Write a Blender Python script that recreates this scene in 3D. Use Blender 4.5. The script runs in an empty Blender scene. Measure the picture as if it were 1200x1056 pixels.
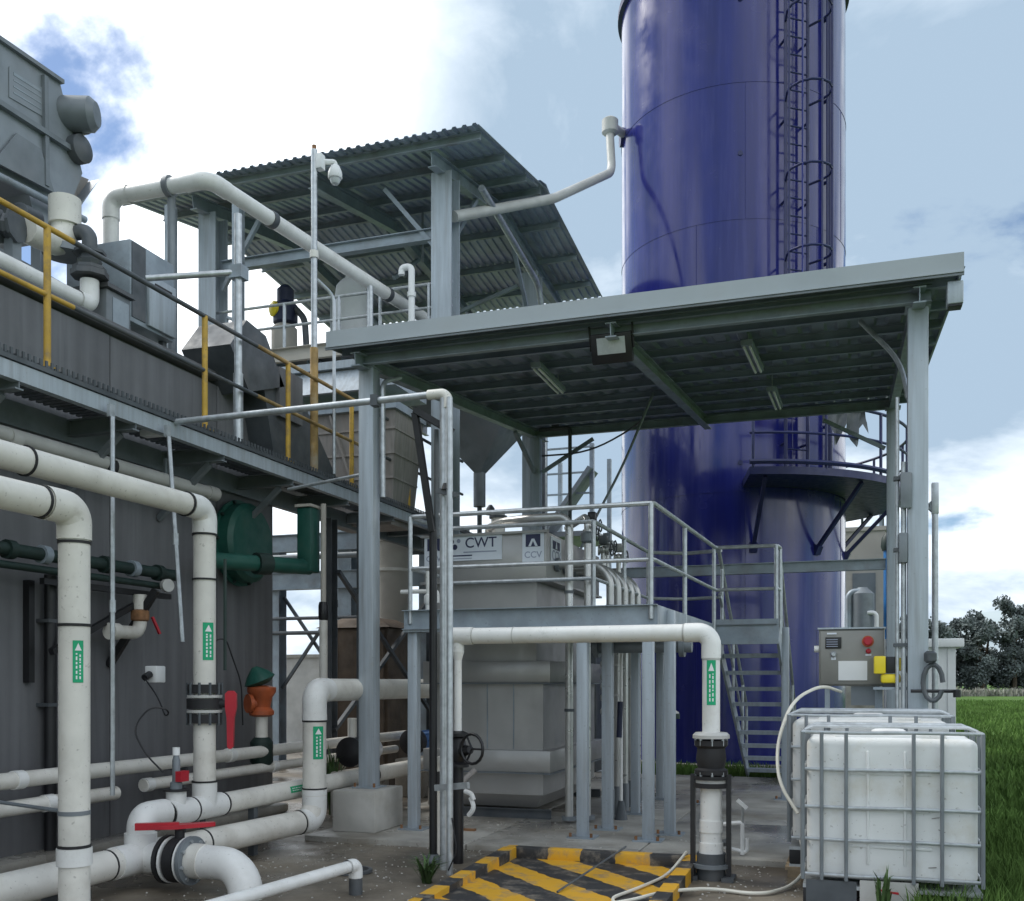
import bpy, bmesh, math, random
from mathutils import Vector, Matrix, noise as mnoise

random.seed(7)
SC = bpy.context.scene
COL = SC.collection
R = math.radians

# ------------------------------------------------------------------ camera
# site axes: +x runs along the canopy front, +y runs away along the walkway, z up, metres
cam_d = bpy.data.cameras.new('camera')
cam = bpy.data.objects.new('camera', cam_d); COL.objects.link(cam)
cam.location = (0, 0, 1.5)
cam.rotation_euler = (R(90), 0, math.atan2(400, 1183))
cam_d.sensor_width = 36; cam_d.lens = 36 * 1183 / 1200
cam_d.shift_y = 272 / 1200
cam_d.clip_start = .05; cam_d.clip_end = 4000
SC.camera = cam

# ------------------------------------------------------------------ sky and sun
SUN_EL, SUN_AZ = 46, 278          # azimuth measured from +y towards +x
W = bpy.data.worlds.new('World'); SC.world = W; W.use_nodes = True
nt = W.node_tree; nt.nodes.clear()
def wn(t, **k):
    n = nt.nodes.new(t)
    for a, b in k.items(): setattr(n, a, b)
    return n
def wmath(op, a, b=None, c=None, clamp=False):
    n = wn('ShaderNodeMath', operation=op); n.use_clamp = clamp
    for i, s in enumerate((a, b, c)):
        if s is None: continue
        if isinstance(s, (int, float)): n.inputs[i].default_value = s
        else: nt.links.new(s, n.inputs[i])
    return n.outputs[0]
sky = wn('ShaderNodeTexSky'); sky.sky_type = 'NISHITA'; sky.sun_disc = False
sky.sun_elevation = R(SUN_EL); sky.sun_rotation = R(SUN_AZ); sky.air_density = 1.0; sky.dust_density = .6; sky.ozone_density = 4
tc = wn('ShaderNodeTexCoord')
sep = wn('ShaderNodeSeparateXYZ'); nt.links.new(tc.outputs['Generated'], sep.inputs[0])
zc = wmath('MAXIMUM', sep.outputs[2], 0.0)
den = wmath('ADD', zc, .32)
cx = wmath('DIVIDE', sep.outputs[0], den); cy = wmath('DIVIDE', sep.outputs[1], den)
cmb = wn('ShaderNodeCombineXYZ'); nt.links.new(cx, cmb.inputs[0]); nt.links.new(cy, cmb.inputs[1])
def wnoise(scale, detail, rough, off, dist=0.0):
    m = wn('ShaderNodeMapping'); m.inputs['Location'].default_value = off
    nt.links.new(cmb.outputs[0], m.inputs[0])
    n = wn('ShaderNodeTexNoise'); n.inputs['Scale'].default_value = scale
    n.inputs['Detail'].default_value = detail; n.inputs['Roughness'].default_value = rough
    n.inputs['Distortion'].default_value = dist
    nt.links.new(m.outputs[0], n.inputs['Vector']); return n.outputs[0]
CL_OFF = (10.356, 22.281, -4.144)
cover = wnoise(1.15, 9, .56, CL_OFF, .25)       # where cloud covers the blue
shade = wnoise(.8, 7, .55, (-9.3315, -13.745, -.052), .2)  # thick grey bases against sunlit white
def ramp(src, a, b):
    n = wn('ShaderNodeMapRange'); n.interpolation_type = 'SMOOTHSTEP'
    n.inputs[1].default_value = a; n.inputs[2].default_value = b
    nt.links.new(src, n.inputs[0]); return n.outputs[0]
hz = wn('ShaderNodeMapRange'); hz.inputs[1].default_value = .0; hz.inputs[2].default_value = .10; hz.inputs[3].default_value = 1; hz.inputs[4].default_value = 0
nt.links.new(sep.outputs[2], hz.inputs[0])
cov = wmath('MAXIMUM', ramp(cover, .37, .44), hz.outputs[0])
# the break in the cloud where the sun burns through: forward scatter brightens cloud about it
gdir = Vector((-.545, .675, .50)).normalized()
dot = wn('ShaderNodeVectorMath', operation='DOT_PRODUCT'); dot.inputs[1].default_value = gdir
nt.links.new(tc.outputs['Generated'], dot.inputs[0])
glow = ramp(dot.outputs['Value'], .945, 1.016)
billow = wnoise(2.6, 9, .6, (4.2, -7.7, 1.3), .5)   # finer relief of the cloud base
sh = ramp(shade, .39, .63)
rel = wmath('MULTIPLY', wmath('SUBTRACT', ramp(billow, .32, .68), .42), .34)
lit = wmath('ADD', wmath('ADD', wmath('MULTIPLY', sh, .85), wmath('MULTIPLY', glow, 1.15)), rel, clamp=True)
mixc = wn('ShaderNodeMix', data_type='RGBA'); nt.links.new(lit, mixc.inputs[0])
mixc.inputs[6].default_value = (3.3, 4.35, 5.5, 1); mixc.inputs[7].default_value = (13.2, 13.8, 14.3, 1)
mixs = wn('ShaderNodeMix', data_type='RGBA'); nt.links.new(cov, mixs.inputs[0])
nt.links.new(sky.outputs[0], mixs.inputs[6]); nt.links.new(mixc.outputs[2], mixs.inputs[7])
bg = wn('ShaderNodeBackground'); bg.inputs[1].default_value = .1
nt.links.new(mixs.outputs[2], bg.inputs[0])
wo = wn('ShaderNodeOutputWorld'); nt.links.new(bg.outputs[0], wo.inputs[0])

sun_d = bpy.data.lights.new('sun', 'SUN'); sun = bpy.data.objects.new('sun', sun_d); COL.objects.link(sun)
sun_d.energy = 2.2; sun_d.angle = R(22); sun_d.color = (1, .96, .9)
sd = Vector((math.sin(R(SUN_AZ)) * math.cos(R(SUN_EL)), math.cos(R(SUN_AZ)) * math.cos(R(SUN_EL)), math.sin(R(SUN_EL))))
sun.rotation_euler = sd.to_track_quat('Z', 'Y').to_euler()

vs = SC.view_settings; vs.view_transform = 'Standard'; vs.look = 'None'; vs.gamma = 1; vs.exposure = .46
vs.use_curve_mapping = False

# ------------------------------------------------------------------ materials
MATS = {}
def mat(name, col, rough=.5, metal=0.0, var=.12, scale=4.0, dirt=None, damt=.3, dscale=2.0, streak=False, bump=.0, bscale=60, coat=0.0, spec=.5, trans=0.0, dlo=.5, dhi=.75, spots=0.0, wet=0.0):
    m = bpy.data.materials.new(name); m.use_nodes = True; MATS[name] = m
    t = m.node_tree; b = t.nodes['Principled BSDF']
    L = t.links.new
    co = t.nodes.new('ShaderNodeTexCoord')
    def nz(sc, det=5, vec=None, rgh=.55):
        n = t.nodes.new('ShaderNodeTexNoise'); n.inputs['Scale'].default_value = sc
        n.inputs['Detail'].default_value = det; n.inputs['Roughness'].default_value = rgh
        L(vec or co.outputs['Object'], n.inputs['Vector']); return n.outputs[0]
    def rng(s, a, b_, c, d):
        n = t.nodes.new('ShaderNodeMapRange')
        for i, v in zip((1, 2, 3, 4), (a, b_, c, d)): n.inputs[i].default_value = v
        L(s, n.inputs[0]); return n.outputs[0]
    def mix(f, a, b_, mode='MIX'):
        n = t.nodes.new('ShaderNodeMix'); n.data_type = 'RGBA'; n.blend_type = mode
        for i, v in ((0, f), (6, a), (7, b_)):
            if hasattr(v, 'links') or hasattr(v, 'is_linked'): L(v, n.inputs[i])
            else: n.inputs[i].default_value = v
        return n.outputs[2]
    c4 = (*col, 1)
    dark = tuple(x * (1 - var * 1.6) for x in col) + (1,)
    lite = tuple(min(1, x * (1 + var)) for x in col) + (1,)
    vec = None
    if streak:
        mp = t.nodes.new('ShaderNodeMapping'); mp.inputs['Scale'].default_value = (6, 6, .35)
        L(co.outputs['Object'], mp.inputs[0]); vec = mp.outputs[0]
    out = mix(rng(nz(scale, 6, vec), .3, .7, 0, 1), dark, lite)
    if dirt:
        f = rng(nz(dscale, 8, vec, .65), dlo, dhi, 0, damt)
        out = mix(f, out, (*dirt, 1))
    if spots:
        f2 = rng(nz(38, 3, None, .5), .66, .72, 0, spots); out = mix(f2, out, (.12, .10, .08, 1))
        f3 = rng(nz(7, 9, None, .75), .60, .72, 0, spots * .8); out = mix(f3, out, (.33, .29, .22, 1))
    L(out, b.inputs['Base Color'])
    L(rng(nz(scale * 2.3, 4), .3, .7, max(.03, rough - .1), min(1, rough + .12)), b.inputs['Roughness'])
    if wet:
        L(rng(nz(.55, 5), .40, .60, .12, rough + wet), b.inputs['Roughness'])
    b.inputs['Metallic'].default_value = metal
    b.inputs['Specular IOR Level'].default_value = spec
    if coat: b.inputs['Coat Weight'].default_value = coat; b.inputs['Coat Roughness'].default_value = .08
    if trans: b.inputs['Subsurface Weight'].default_value = trans; b.inputs['Subsurface Radius'].default_value = (.05, .05, .05)
    if bump:
        bp = t.nodes.new('ShaderNodeBump'); bp.inputs['Strength'].default_value = bump; bp.inputs['Distance'].default_value = .01
        L(nz(bscale, 5, vec), bp.inputs['Height']); L(bp.outputs[0], b.inputs['Normal'])
    return m
mat('pvc', (.71, .69, .635), .42, var=.07, dirt=(.30, .26, .20), damt=.5, dscale=1.9, dlo=.5, dhi=.76, spots=.38)
mat('pvc_new', (.77, .77, .75), .36, var=.05, dirt=(.42, .39, .33), damt=.4, dscale=2.6, spots=.28)
mat('pvc_grey', (.50, .50, .48), .45, var=.1, dirt=(.22, .2, .17), damt=.5)
mat('steel_grey', (.30, .35, .395), .45, .15, var=.14, dirt=(.19, .17, .15), damt=.55, dscale=3, spots=.3)
mat('steel_light', (.40, .45, .495), .42, .15, var=.1, dirt=(.25, .245, .235), damt=.55, dscale=2.5, streak=True, spots=.25)
mat('fascia', (.36, .40, .425), .45, .1, var=.07, scale=1.5, dirt=(.24, .24, .23), damt=.4, dscale=1.5)
mat('steel_dark', (.095, .107, .118), .5, .2, var=.2, dirt=(.13, .1, .08), damt=.4)
mat('steel_mid', (.20, .225, .245), .5, .2, var=.15, dirt=(.12, .1, .09), damt=.4)
mat('galv', (.50, .53, .55), .38, .6, var=.15, scale=14, dirt=(.3, .29, .27), damt=.3)
mat('zinc', (.27, .31, .39), .5, .2, spots=.0, var=.12, scale=3, dirt=(.10, .11, .105), damt=.5, dscale=1.3)
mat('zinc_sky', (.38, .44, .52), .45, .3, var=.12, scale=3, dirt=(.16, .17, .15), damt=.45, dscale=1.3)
mat('stainless', (.42, .41, .395), .38, .5, var=.08, scale=2, dirt=(.34, .34, .33), damt=.35, dscale=1.4)
mat('stain_pipe', (.56, .56, .54), .34, .7, var=.1)
mat('tank_blue', (.014, .018, .165), .18, 0, spec=.5, var=.14, scale=.8, dirt=(.045, .05, .19), damt=.6, dscale=1.6, streak=True, coat=.35, bump=.015, bscale=3)
mat('blue_steel', (.02, .025, .10), .4, 0, var=.15)
mat('blue_pipe', (.02, .16, .42), .4)
mat('wall_dark', (.168, .172, .182), .85, 0, var=.16, scale=3, dirt=(.075, .075, .08), damt=.6, dscale=1.5, streak=True, bump=.25, bscale=5, dlo=.42, dhi=.7)
mat('concrete', (.39, .375, .34), .8, 0, var=.18, scale=2.5, dirt=(.19, .165, .13), damt=.85, dscale=1.2, bump=.2, spots=.6, wet=.1, dlo=.45, dhi=.7)
mat('concrete_pale', (.46, .45, .42), .85, 0, var=.1, scale=3, dirt=(.28, .25, .2), damt=.5, dscale=2.4, bump=.2)
mat('yard', (.205, .175, .135), .6, 0, var=.3, scale=1.3, dirt=(.085, .07, .052), damt=.9, dscale=.8, bump=.3, bscale=35, dlo=.42, dhi=.62, spots=.7, wet=.2)
mat('yellow', (.56, .345, .05), .55, 0, var=.14, dirt=(.17, .12, .08), damt=.85, dscale=7, spots=.5)
mat('yellow_clean', (.80, .62, .02), .35)
mat('rust', (.24, .12, .055), .8, 0, var=.3, scale=12)
mat('rusty_pole', (.40, .26, .10), .7, 0, var=.3, scale=6, dirt=(.3, .31, .3), damt=.9, dscale=3)
mat('red', (.46, .015, .03), .4, var=.1)
mat('orange', (.45, .10, .03), .5, var=.2, dirt=(.2, .06, .03), damt=.5, dscale=9)
mat('black', (.012, .012, .014), .4, var=.2)
mat('rubber', (.018, .018, .02), .65, var=.2)
mat('green', (.010, .088, .066), .5, 0, var=.2, dirt=(.05, .07, .05), damt=.5, dscale=4)
mat('green_dark', (.012, .030, .025), .55, 0, var=.25)
mat('green_label', (.0, .36, .16), .5, var=.06)
mat('white_paint', (.78, .79, .79), .5, var=.04)
mat('white_board', (.70, .74, .80), .4, var=.03)
mat('ink', (.03, .035, .09), .5)
mat('ink_grey', (.30, .33, .42), .5)
mat('hopper', (.30, .278, .262), .65, .1, var=.15, dirt=(.17, .12, .09), damt=.5, dscale=2, streak=True)
mat('beige', (.47, .44, .39), .7, var=.08, dirt=(.3, .27, .23), damt=.4)
mat('brown_tank', (.10, .072, .05), .7, var=.25)
mat('ibc_white', (.70, .715, .71), .38, var=.06, scale=2, dirt=(.47, .43, .33), damt=.6, dscale=3.2, trans=.12, spots=.45)
mat('cabinet', (.25, .245, .225), .4, .25, var=.06)
mat('blue_motor', (.05, .14, .36), .4, var=.1)
mat('navy', (.012, .018, .05), .5)
mat('hose', (.72, .70, .62), .45, var=.06)
mat('lens', (.50, .53, .54), .25, spec=.7)
mat('timber', (.33, .25, .16), .8, var=.25, scale=7)
mat('bark', (.09, .07, .05), .9, var=.3, scale=6)
mat('dry_scrub', (.32, .32, .27), .9, 0, var=.3, scale=.4)
mat('leaf_hazed', (.110, .132, .128), .8, 0, spec=.2, var=.45, scale=.6)  # pale bluish tone: distance haze mixed into the leaf colour
mat('weed', (.05, .10, .025), .6, var=.4, scale=6)
mat('grass', (.095, .168, .042), .9, 0, spec=.12, var=.35, scale=.5, dirt=(.09, .17, .04), damt=.6, dscale=.12)
mat('machine', (.26, .29, .32), .5, .15, var=.1, dirt=(.15, .14, .13), damt=.5)

# striped hazard paint (flat print on the basin)
def hazard(name, ang, width, org=0.0):
    m = bpy.data.materials.new(name); m.use_nodes = True; MATS[name] = m
    t = m.node_tree; b = t.nodes['Principled BSDF']; L = t.links.new
    co = t.nodes.new('ShaderNodeTexCoord')
    d = t.nodes.new('ShaderNodeVectorMath'); d.operation = 'DOT_PRODUCT'
    d.inputs[1].default_value = (math.cos(R(ang)), math.sin(R(ang)), 0); L(co.outputs['Object'], d.inputs[0])
    def mt(op, a, b_):
        n = t.nodes.new('ShaderNodeMath'); n.operation = op
        for i, v in enumerate((a, b_)):
            if isinstance(v, (int, float)): n.inputs[i].default_value = v
            else: L(v, n.inputs[i])
        return n.outputs[0]
    wob = t.nodes.new('ShaderNodeTexNoise'); wob.inputs['Scale'].default_value = 9; L(co.outputs['Object'], wob.inputs['Vector'])
    v = mt('ADD', mt('DIVIDE', mt('ADD', d.outputs['Value'], org), width), mt('MULTIPLY', wob.outputs[0], .12))
    s = mt('GREATER_THAN', mt('FRACT', v, 0), .5)
    n2 = t.nodes.new('ShaderNodeTexNoise'); n2.inputs['Scale'].default_value = 7; n2.inputs['Detail'].default_value = 9; n2.inputs['Roughness'].default_value = .7
    L(co.outputs['Object'], n2.inputs['Vector'])
    w = t.nodes.new('ShaderNodeMapRange'); w.inputs[1].default_value = .5; w.inputs[2].default_value = .66; w.inputs[3].default_value = 0; w.inputs[4].default_value = .75; L(n2.outputs[0], w.inputs[0])
    def mx(f, a, c):
        n = t.nodes.new('ShaderNodeMix'); n.data_type = 'RGBA'
        for i, q in ((0, f), (6, a), (7, c)):
            if isinstance(q, tuple): n.inputs[i].default_value = q
            else: L(q, n.inputs[i])
        return n.outputs[2]
    c = mx(s, (.030, .030, .032, 1), (.66, .355, .02, 1))
    c = mx(w.outputs[0], c, (.23, .20, .16, 1))
    L(c, b.inputs['Base Color']); b.inputs['Roughness'].default_value = .6
    bp = t.nodes.new('ShaderNodeBump'); bp.inputs['Strength'].default_value = .25; L(n2.outputs[0], bp.inputs['Height']); L(bp.outputs[0], b.inputs['Normal'])
hazard('hazard_floor', 45, .50, .33)
hazard('hazard_kerb', 0, .57, .37)
hazard('hazard_side', 90, .52, .2)

# ------------------------------------------------------------------ mesh builder
def V(p): return p if isinstance(p, Vector) else Vector(p)
def frame(d):
    d = d.normalized()
    a = Vector((0, 0, 1)) if abs(d.z) < .95 else Vector((0, 1, 0))
    s = d.cross(a).normalized(); u = s.cross(d).normalized()
    return s, u
class MB:
    def __init__(s): s.v = []; s.f = []; s.sm = []
    def add(s, vs_, fs, smooth=False):
        o = len(s.v); s.v += [tuple(p) for p in vs_]
        for i, f in enumerate(fs):
            s.f.append(tuple(k + o for k in f)); s.sm.append(smooth if isinstance(smooth, bool) else smooth[i])
        return s
    def box(s, a, b, rz=0, about=None):
        x0, y0, z0 = a; x1, y1, z1 = b
        p = [Vector(q) for q in ((x0,y0,z0),(x1,y0,z0),(x1,y1,z0),(x0,y1,z0),(x0,y0,z1),(x1,y0,z1),(x1,y1,z1),(x0,y1,z1))]
        if rz:
            c = V(about) if about else (p[0] + p[6]) / 2
            m = Matrix.Rotation(rz, 3, 'Z'); p = [m @ (q - c) + c for q in p]
        return s.add(p, [(0,3,2,1),(4,5,6,7),(0,1,5,4),(1,2,6,5),(2,3,7,6),(3,0,4,7)])
    def bbox(s, a, b, bv=.01):
        """box with chamfered edges"""
        bm = bmesh.new(); bmesh.ops.create_cube(bm, size=1)
        a, b = V(a), V(b); c = (a + b) / 2; d = b - a
        for q in bm.verts: q.co = Vector((c.x + q.co.x * d.x, c.y + q.co.y * d.y, c.z + q.co.z * d.z))
        bmesh.ops.bevel(bm, geom=bm.edges[:], offset=min(bv, min(d) * .45), segments=2, affect='EDGES', profile=.5)
        bm.verts.index_update(); s.add([q.co for q in bm.verts], [[q.index for q in f.verts] for f in bm.faces]); bm.free(); return s
    def prof(s, p, q, pts, up=None, caps=True, smooth=False):
        """extrude closed 2d profile (side,up) from p to q"""
        p, q = V(p), V(q); d = (q - p).normalized()
        if up is None: sd, u = frame(d)
        else:
            u = V(up).normalized(); sd = d.cross(u).normalized(); u = sd.cross(d).normalized()
        n = len(pts); vs_ = [p + sd * a + u * b for a, b in pts] + [q + sd * a + u * b for a, b in pts]
        fs = [(i, (i + 1) % n, n + (i + 1) % n, n + i) for i in range(n)]
        sm = [smooth] * n
        if caps: fs += [tuple(range(n - 1, -1, -1)), tuple(range(n, 2 * n))]; sm += [False, False]
        return s.add(vs_, fs, sm)
    def bar(s, p, q, w, h, up=None): return s.prof(p, q, [(-w/2,-h/2),(w/2,-h/2),(w/2,h/2),(-w/2,h/2)], up)
    def ibeam(s, p, q, h, w, tf=.012, tw=.009, up=None):
        a, b, c = w/2, h/2, tw/2
        return s.prof(p, q, [(-a,-b),(a,-b),(a,-b+tf),(c,-b+tf),(c,b-tf),(a,b-tf),(a,b),(-a,b),(-a,b-tf),(-c,b-tf),(-c,-b+tf),(-a,-b+tf)], up)
    def chan(s, p, q, h, w, t=.008, up=None, flip=1):
        b = h/2
        pts = [(0,-b),(w,-b),(w,-b+t),(t,-b+t),(t,b-t),(w,b-t),(w,b),(0,b)]
        if flip < 0: pts = [(-x, y) for x, y in pts][::-1]
        return s.prof(p, q, pts, up)
    def angle(s, p, q, w, t=.006, up=None): return s.prof(p, q, [(0,0),(w,0),(w,t),(t,t),(t,w),(0,w)], up)
    def cyl(s, p, q, r, r2=None, n=14, caps=True):
        p, q = V(p), V(q); r2 = r if r2 is None else r2; sd, u = frame(q - p)
        vs_ = []
        for c, rr in ((p, r), (q, r2)):
            for i in range(n):
                a = 2 * math.pi * i / n; vs_.append(c + sd * math.cos(a) * rr + u * math.sin(a) * rr)
        fs = [(i, n + i, n + (i + 1) % n, (i + 1) % n) for i in range(n)]; sm = [True] * n
        if caps: fs += [tuple(range(n)), tuple(range(2 * n - 1, n - 1, -1))]; sm += [False, False]
        return s.add(vs_, fs, sm)
    def tube(s, pts, r, n=12, fil=0.0, seg=6, closed=False, caps=True):
        pts = [V(p) for p in pts]
        if fil and len(pts) > 2:
            o = [pts[0]]
            for a, b, c in zip(pts, pts[1:], pts[2:]):
                d1, d2 = (a - b), (c - b); f = min(fil, d1.length * .49, d2.length * .49)
                d1.normalize(); d2.normalize(); A = b + d1 * f; B = b + d2 * f
                if d1.dot(d2) < -.999: o.append(b); continue
                for k in range(seg + 1):
                    # circular-ish arc through quadratic blend with weight
                    t = k / seg; ang = math.acos(max(-1, min(1, d1.dot(d2)))); w = math.sin(ang / 2)
                    w0, w1, w2 = (1 - t) ** 2, 2 * w * t * (1 - t), t * t
                    o.append((A * w0 + b * w1 + B * w2) / (w0 + w1 + w2))
            o.append(pts[-1]); pts = o
        m = len(pts); rs = r if isinstance(r, (list, tuple)) else [r] * m
        T = []
        for i in range(m):
            a = pts[i - 1] if (i or closed) else pts[i]; b = pts[(i + 1) % m] if (i < m - 1 or closed) else pts[i]
            T.append((b - a).normalized())
        sd, u = frame(T[0]); vs_ = []
        for i in range(m):
            if i:
                ax = T[i - 1].cross(T[i])
                if ax.length > 1e-6:
                    ro = Matrix.Rotation(T[i - 1].angle(T[i]), 3, ax.normalized()); sd = ro @ sd; u = ro @ u
            for k in range(n):
                a = 2 * math.pi * k / n; vs_.append(pts[i] + (sd * math.cos(a) + u * math.sin(a)) * rs[i])
        fs = []
        for i in range(m if closed else m - 1):
            j = (i + 1) % m
            fs += [(i*n+k, i*n+(k+1) % n, j*n+(k+1) % n, j*n+k) for k in range(n)]
        sm = [True] * len(fs)
        if caps and not closed: fs += [tuple(range(n - 1, -1, -1)), tuple(range((m-1)*n, m*n))]; sm += [False, False]
        return s.add(vs_, fs, sm)
    def lathe(s, prof, o=(0,0,0), ax=(0,0,1), n=20, smooth=True):
        o = V(o); ax = V(ax).normalized(); sd, u = frame(ax); vs_ = []
        for r, h in prof:
            for k in range(n):
                a = 2 * math.pi * k / n; vs_.append(o + ax * h + (sd * math.cos(a) + u * math.sin(a)) * max(r, 1e-4))
        fs = []; m = len(prof)
        for i in range(m - 1): fs += [(i*n+k, i*n+(k+1) % n, (i+1)*n+(k+1) % n, (i+1)*n+k) for k in range(n)]
        sm = [smooth] * len(fs)
        fs += [tuple(range(n - 1, -1, -1)), tuple(range((m-1)*n, m*n))]; sm += [False, False]
        return s.add(vs_, fs, sm)
    def poly(s, pts, off):
        """prism from planar outline swept by off"""
        pts = [V(p) for p in pts]; off = V(off); n = len(pts)
        return s.add(pts + [p + off for p in pts], [tuple(range(n - 1, -1, -1)), tuple(range(n, 2 * n))] + [(i, (i+1) % n, n+(i+1) % n, n+i) for i in range(n)])
    def frustum(s, a0, a1, z0, b0, b1, z1):
        (x0, y0), (x1, y1), (X0, Y0), (X1, Y1) = a0, a1, b0, b1
        p = [(x0,y0,z0),(x1,y0,z0),(x1,y1,z0),(x0,y1,z0),(X0,Y0,z1),(X1,Y0,z1),(X1,Y1,z1),(X0,Y1,z1)]
        return s.add(p, [(0,3,2,1),(4,5,6,7),(0,1,5,4),(1,2,6,5),(2,3,7,6),(3,0,4,7)])
def mesh_of(name, mb, m):
    me = bpy.data.meshes.new(name); me.from_pydata(mb.v, [], mb.f); me.polygons.foreach_set('use_smooth', mb.sm)
    bm = bmesh.new(); bm.from_mesh(me); bmesh.ops.recalc_face_normals(bm, faces=bm.faces); bm.to_mesh(me); bm.free()
    me.materials.append(MATS[m]); me.update(); me.set_sharp_from_angle(angle=R(38)); return me
def obj(name, mb, m, parent=None, label=None):
    me = mb if isinstance(mb, bpy.types.Mesh) else mesh_of(name, mb, m)
    o = bpy.data.objects.new(name, me); COL.objects.link(o)
    if parent:
        o.parent = parent
        if parent.parent is None and parent.type == 'EMPTY': o.location = -parent.location
    if label: o['label'] = label
    return o
def tag(o, label, cat, group=None):
    o['label'] = label; o['category'] = cat
    if group: o['group'] = group
    return o
def thing(name, label, cat, loc=(0,0,0), group=None):
    o = bpy.data.objects.new(name, None); COL.objects.link(o); o.location = loc; o.empty_display_size = .2
    return tag(o, label, cat, group)
def struct(name, mb, m, parent=None, kind='structure'):
    o = obj(name, mb, m, parent)
    if not parent: o['kind'] = kind
    return o
def kids(o): return [c for c in bpy.data.objects if c.parent == o]
def copy_tree(o, parent=None):
    c = o.copy(); COL.objects.link(c); c.parent = parent
    for k in kids(o): copy_tree(k, c)
    return c
def text_mb(txt, size, o, ex, ey, depth=.002, bold=.0):
    cu = bpy.data.curves.new('lettering', 'FONT'); cu.body = txt; cu.size = size; cu.extrude = depth; cu.offset = bold
    cu.align_x = 'CENTER'; cu.align_y = 'CENTER'
    t = bpy.data.objects.new('lettering_tmp', cu); COL.objects.link(t)
    bpy.context.view_layer.update()
    me = bpy.data.meshes.new_from_object(t.evaluated_get(bpy.context.evaluated_depsgraph_get()))
    bpy.data.objects.remove(t); bpy.data.curves.remove(cu)
    o, ex, ey = V(o), V(ex).normalized(), V(ey).normalized(); ez = ex.cross(ey)
    mb = MB(); mb.add([o + ex * v.co.x + ey * v.co.y + ez * v.co.z for v in me.vertices], [list(p.vertices) for p in me.polygons])
    bpy.data.meshes.remove(me); return mb
def joints(mb, p, q, r, at, w=.02, n=20):
    """dark seal rings / raised sockets along a straight pipe"""
    p, q = V(p), V(q); d = (q - p); L = d.length; d.normalize()
    for a in at: mb.cyl(p + d * (a * L - w / 2), p + d * (a * L + w / 2), r, n=n)
    return mb
# ================================================================== GROUND
g = MB(); g.add([(-1500,-1500,-.02),(1500,-1500,-.02),(1500,1500,-.02),(-1500,1500,-.02)], [(0,1,2,3)])
struct('grass_field', g, 'grass')
g = MB()
edge = []
for i in range(60):
    y = -6 + i * 22.2 / 59
    edge.append((.30 + .1 * mnoise.noise((y * .8, 3, 0)) + .05 * mnoise.noise((y * 3.1, 1, 0)), y, 0))
g.add([(-40, -6, 0)] + edge + [(-2.9, 16.3, 0), (-6, 30, 0), (-40, 30, 0)], [tuple(range(64))])
struct('yard_ground', g, 'yard')
root = thing('concrete_slab', '', '', (-1.8, 8.45, 0)); del root['label'], root['category']; root['kind'] = 'structure'
xs = [-4.95, -3.3, -1.75, -.1, .88]; ys = [8.45, 10.6, 13.2, 15.9]
for i in range(4):
    for j in range(3):
        obj('slab', MB().bbox((xs[i] + .006, ys[j] + .006, -.1), (xs[i+1] - .006, ys[j+1] - .006, .05), .012), 'concrete', root)

# grass blades, thick by the yard and thinning with distance
def blades(n, fx, hmin, hmax, seed, w=.006):
    rnd = random.Random(seed); mb = MB()
    for _ in range(n):
        x, y = fx(rnd); h = rnd.uniform(hmin, hmax) * (.7 + .6 * (mnoise.noise((x * .7, y * .7, 0)) + .5)); a = rnd.uniform(0, 6.28); ww = w * rnd.uniform(.7, 1.5)
        dx, dy = math.cos(a) * ww, math.sin(a) * ww; l = h * rnd.uniform(.1, .6); b = rnd.uniform(0, 6.28)
        lx, ly = math.cos(b) * l, math.sin(b) * l
        mb.v += [(x-dx, y-dy, -.02), (x+dx, y+dy, -.02), (x+dx*.6+lx*.4, y+dy*.6+ly*.4, h*.6), (x-dx*.6+lx*.4, y-dy*.6+ly*.4, h*.6), (x+lx, y+ly, h)]
        o = len(mb.v) - 5; mb.f += [(o, o+1, o+2, o+3), (o+3, o+2, o+4)]; mb.sm += [True, True]
    return mb
def fx_near(r):
    y = r.uniform(4.5, 13); return .34 + r.random() ** 1.3 * (1.0 + y * .33), y
def fx_far(r):
    y = 11 + 80 * r.random() ** 1.5; return .5 + r.random() * (2.7 + y * .42), y
def plain_mesh(name, mb, m):
    me = bpy.data.meshes.new(name); me.from_pydata(mb.v, [], mb.f); me.materials.append(MATS[m]); return me
for nm, mb, lab in (('grass_blades', blades(52000, fx_near, .05, .2, 1), 'short green grass beside the white caged tote'),
                    ('meadow_grass', blades(80000, fx_far, .06, .22, 2, .022), 'green meadow grass reaching towards the far trees')):
    o = obj(nm, plain_mesh(nm, mb, 'grass'), 'grass'); o['kind'] = 'stuff'; o['label'] = lab; o['category'] = 'grass'
def fx_tank(r): return r.uniform(-3.4, 2.0), r.uniform(16.1, 17.5)
o = obj('tank_side_grass', plain_mesh('tank_side_grass', blades(6000, fx_tank, .05, .2, 3, .012), 'grass'), 'grass'); o['kind'] = 'stuff'; o['label'] = 'strip of grass at the foot of the blue tank'; o['category'] = 'grass'

# ================================================================== LEFT CONCRETE TANK
t = thing('concrete_tank', 'dark streaked concrete tank wall with steel walkway along its face', 'tank', (-8, 6, 0))
obj('core', MB().box((-10.2, 1.0, 0), (-6.52, 10.28, 4.72)), 'wall_dark', t)
y = 1.0
for i, w in enumerate((1.7, 1.62, 1.66, 1.6, 1.64, 1.1)):
    obj('panel', MB().bbox((-6.53, y + .008, 0), (-6.45 + .006 * (i % 2), y + w - .008, 4.68), .012), 'wall_dark', t); y += w
obj('coping', MB().bbox((-6.7, 1.0, 4.721), (-6.40, 10.32, 4.80), .01), 'wall_dark', t)
obj('footing', MB().bbox((-6.5, 1.0, 0), (-6.22, 10.3, .10), .03), 'concrete', t)

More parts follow.
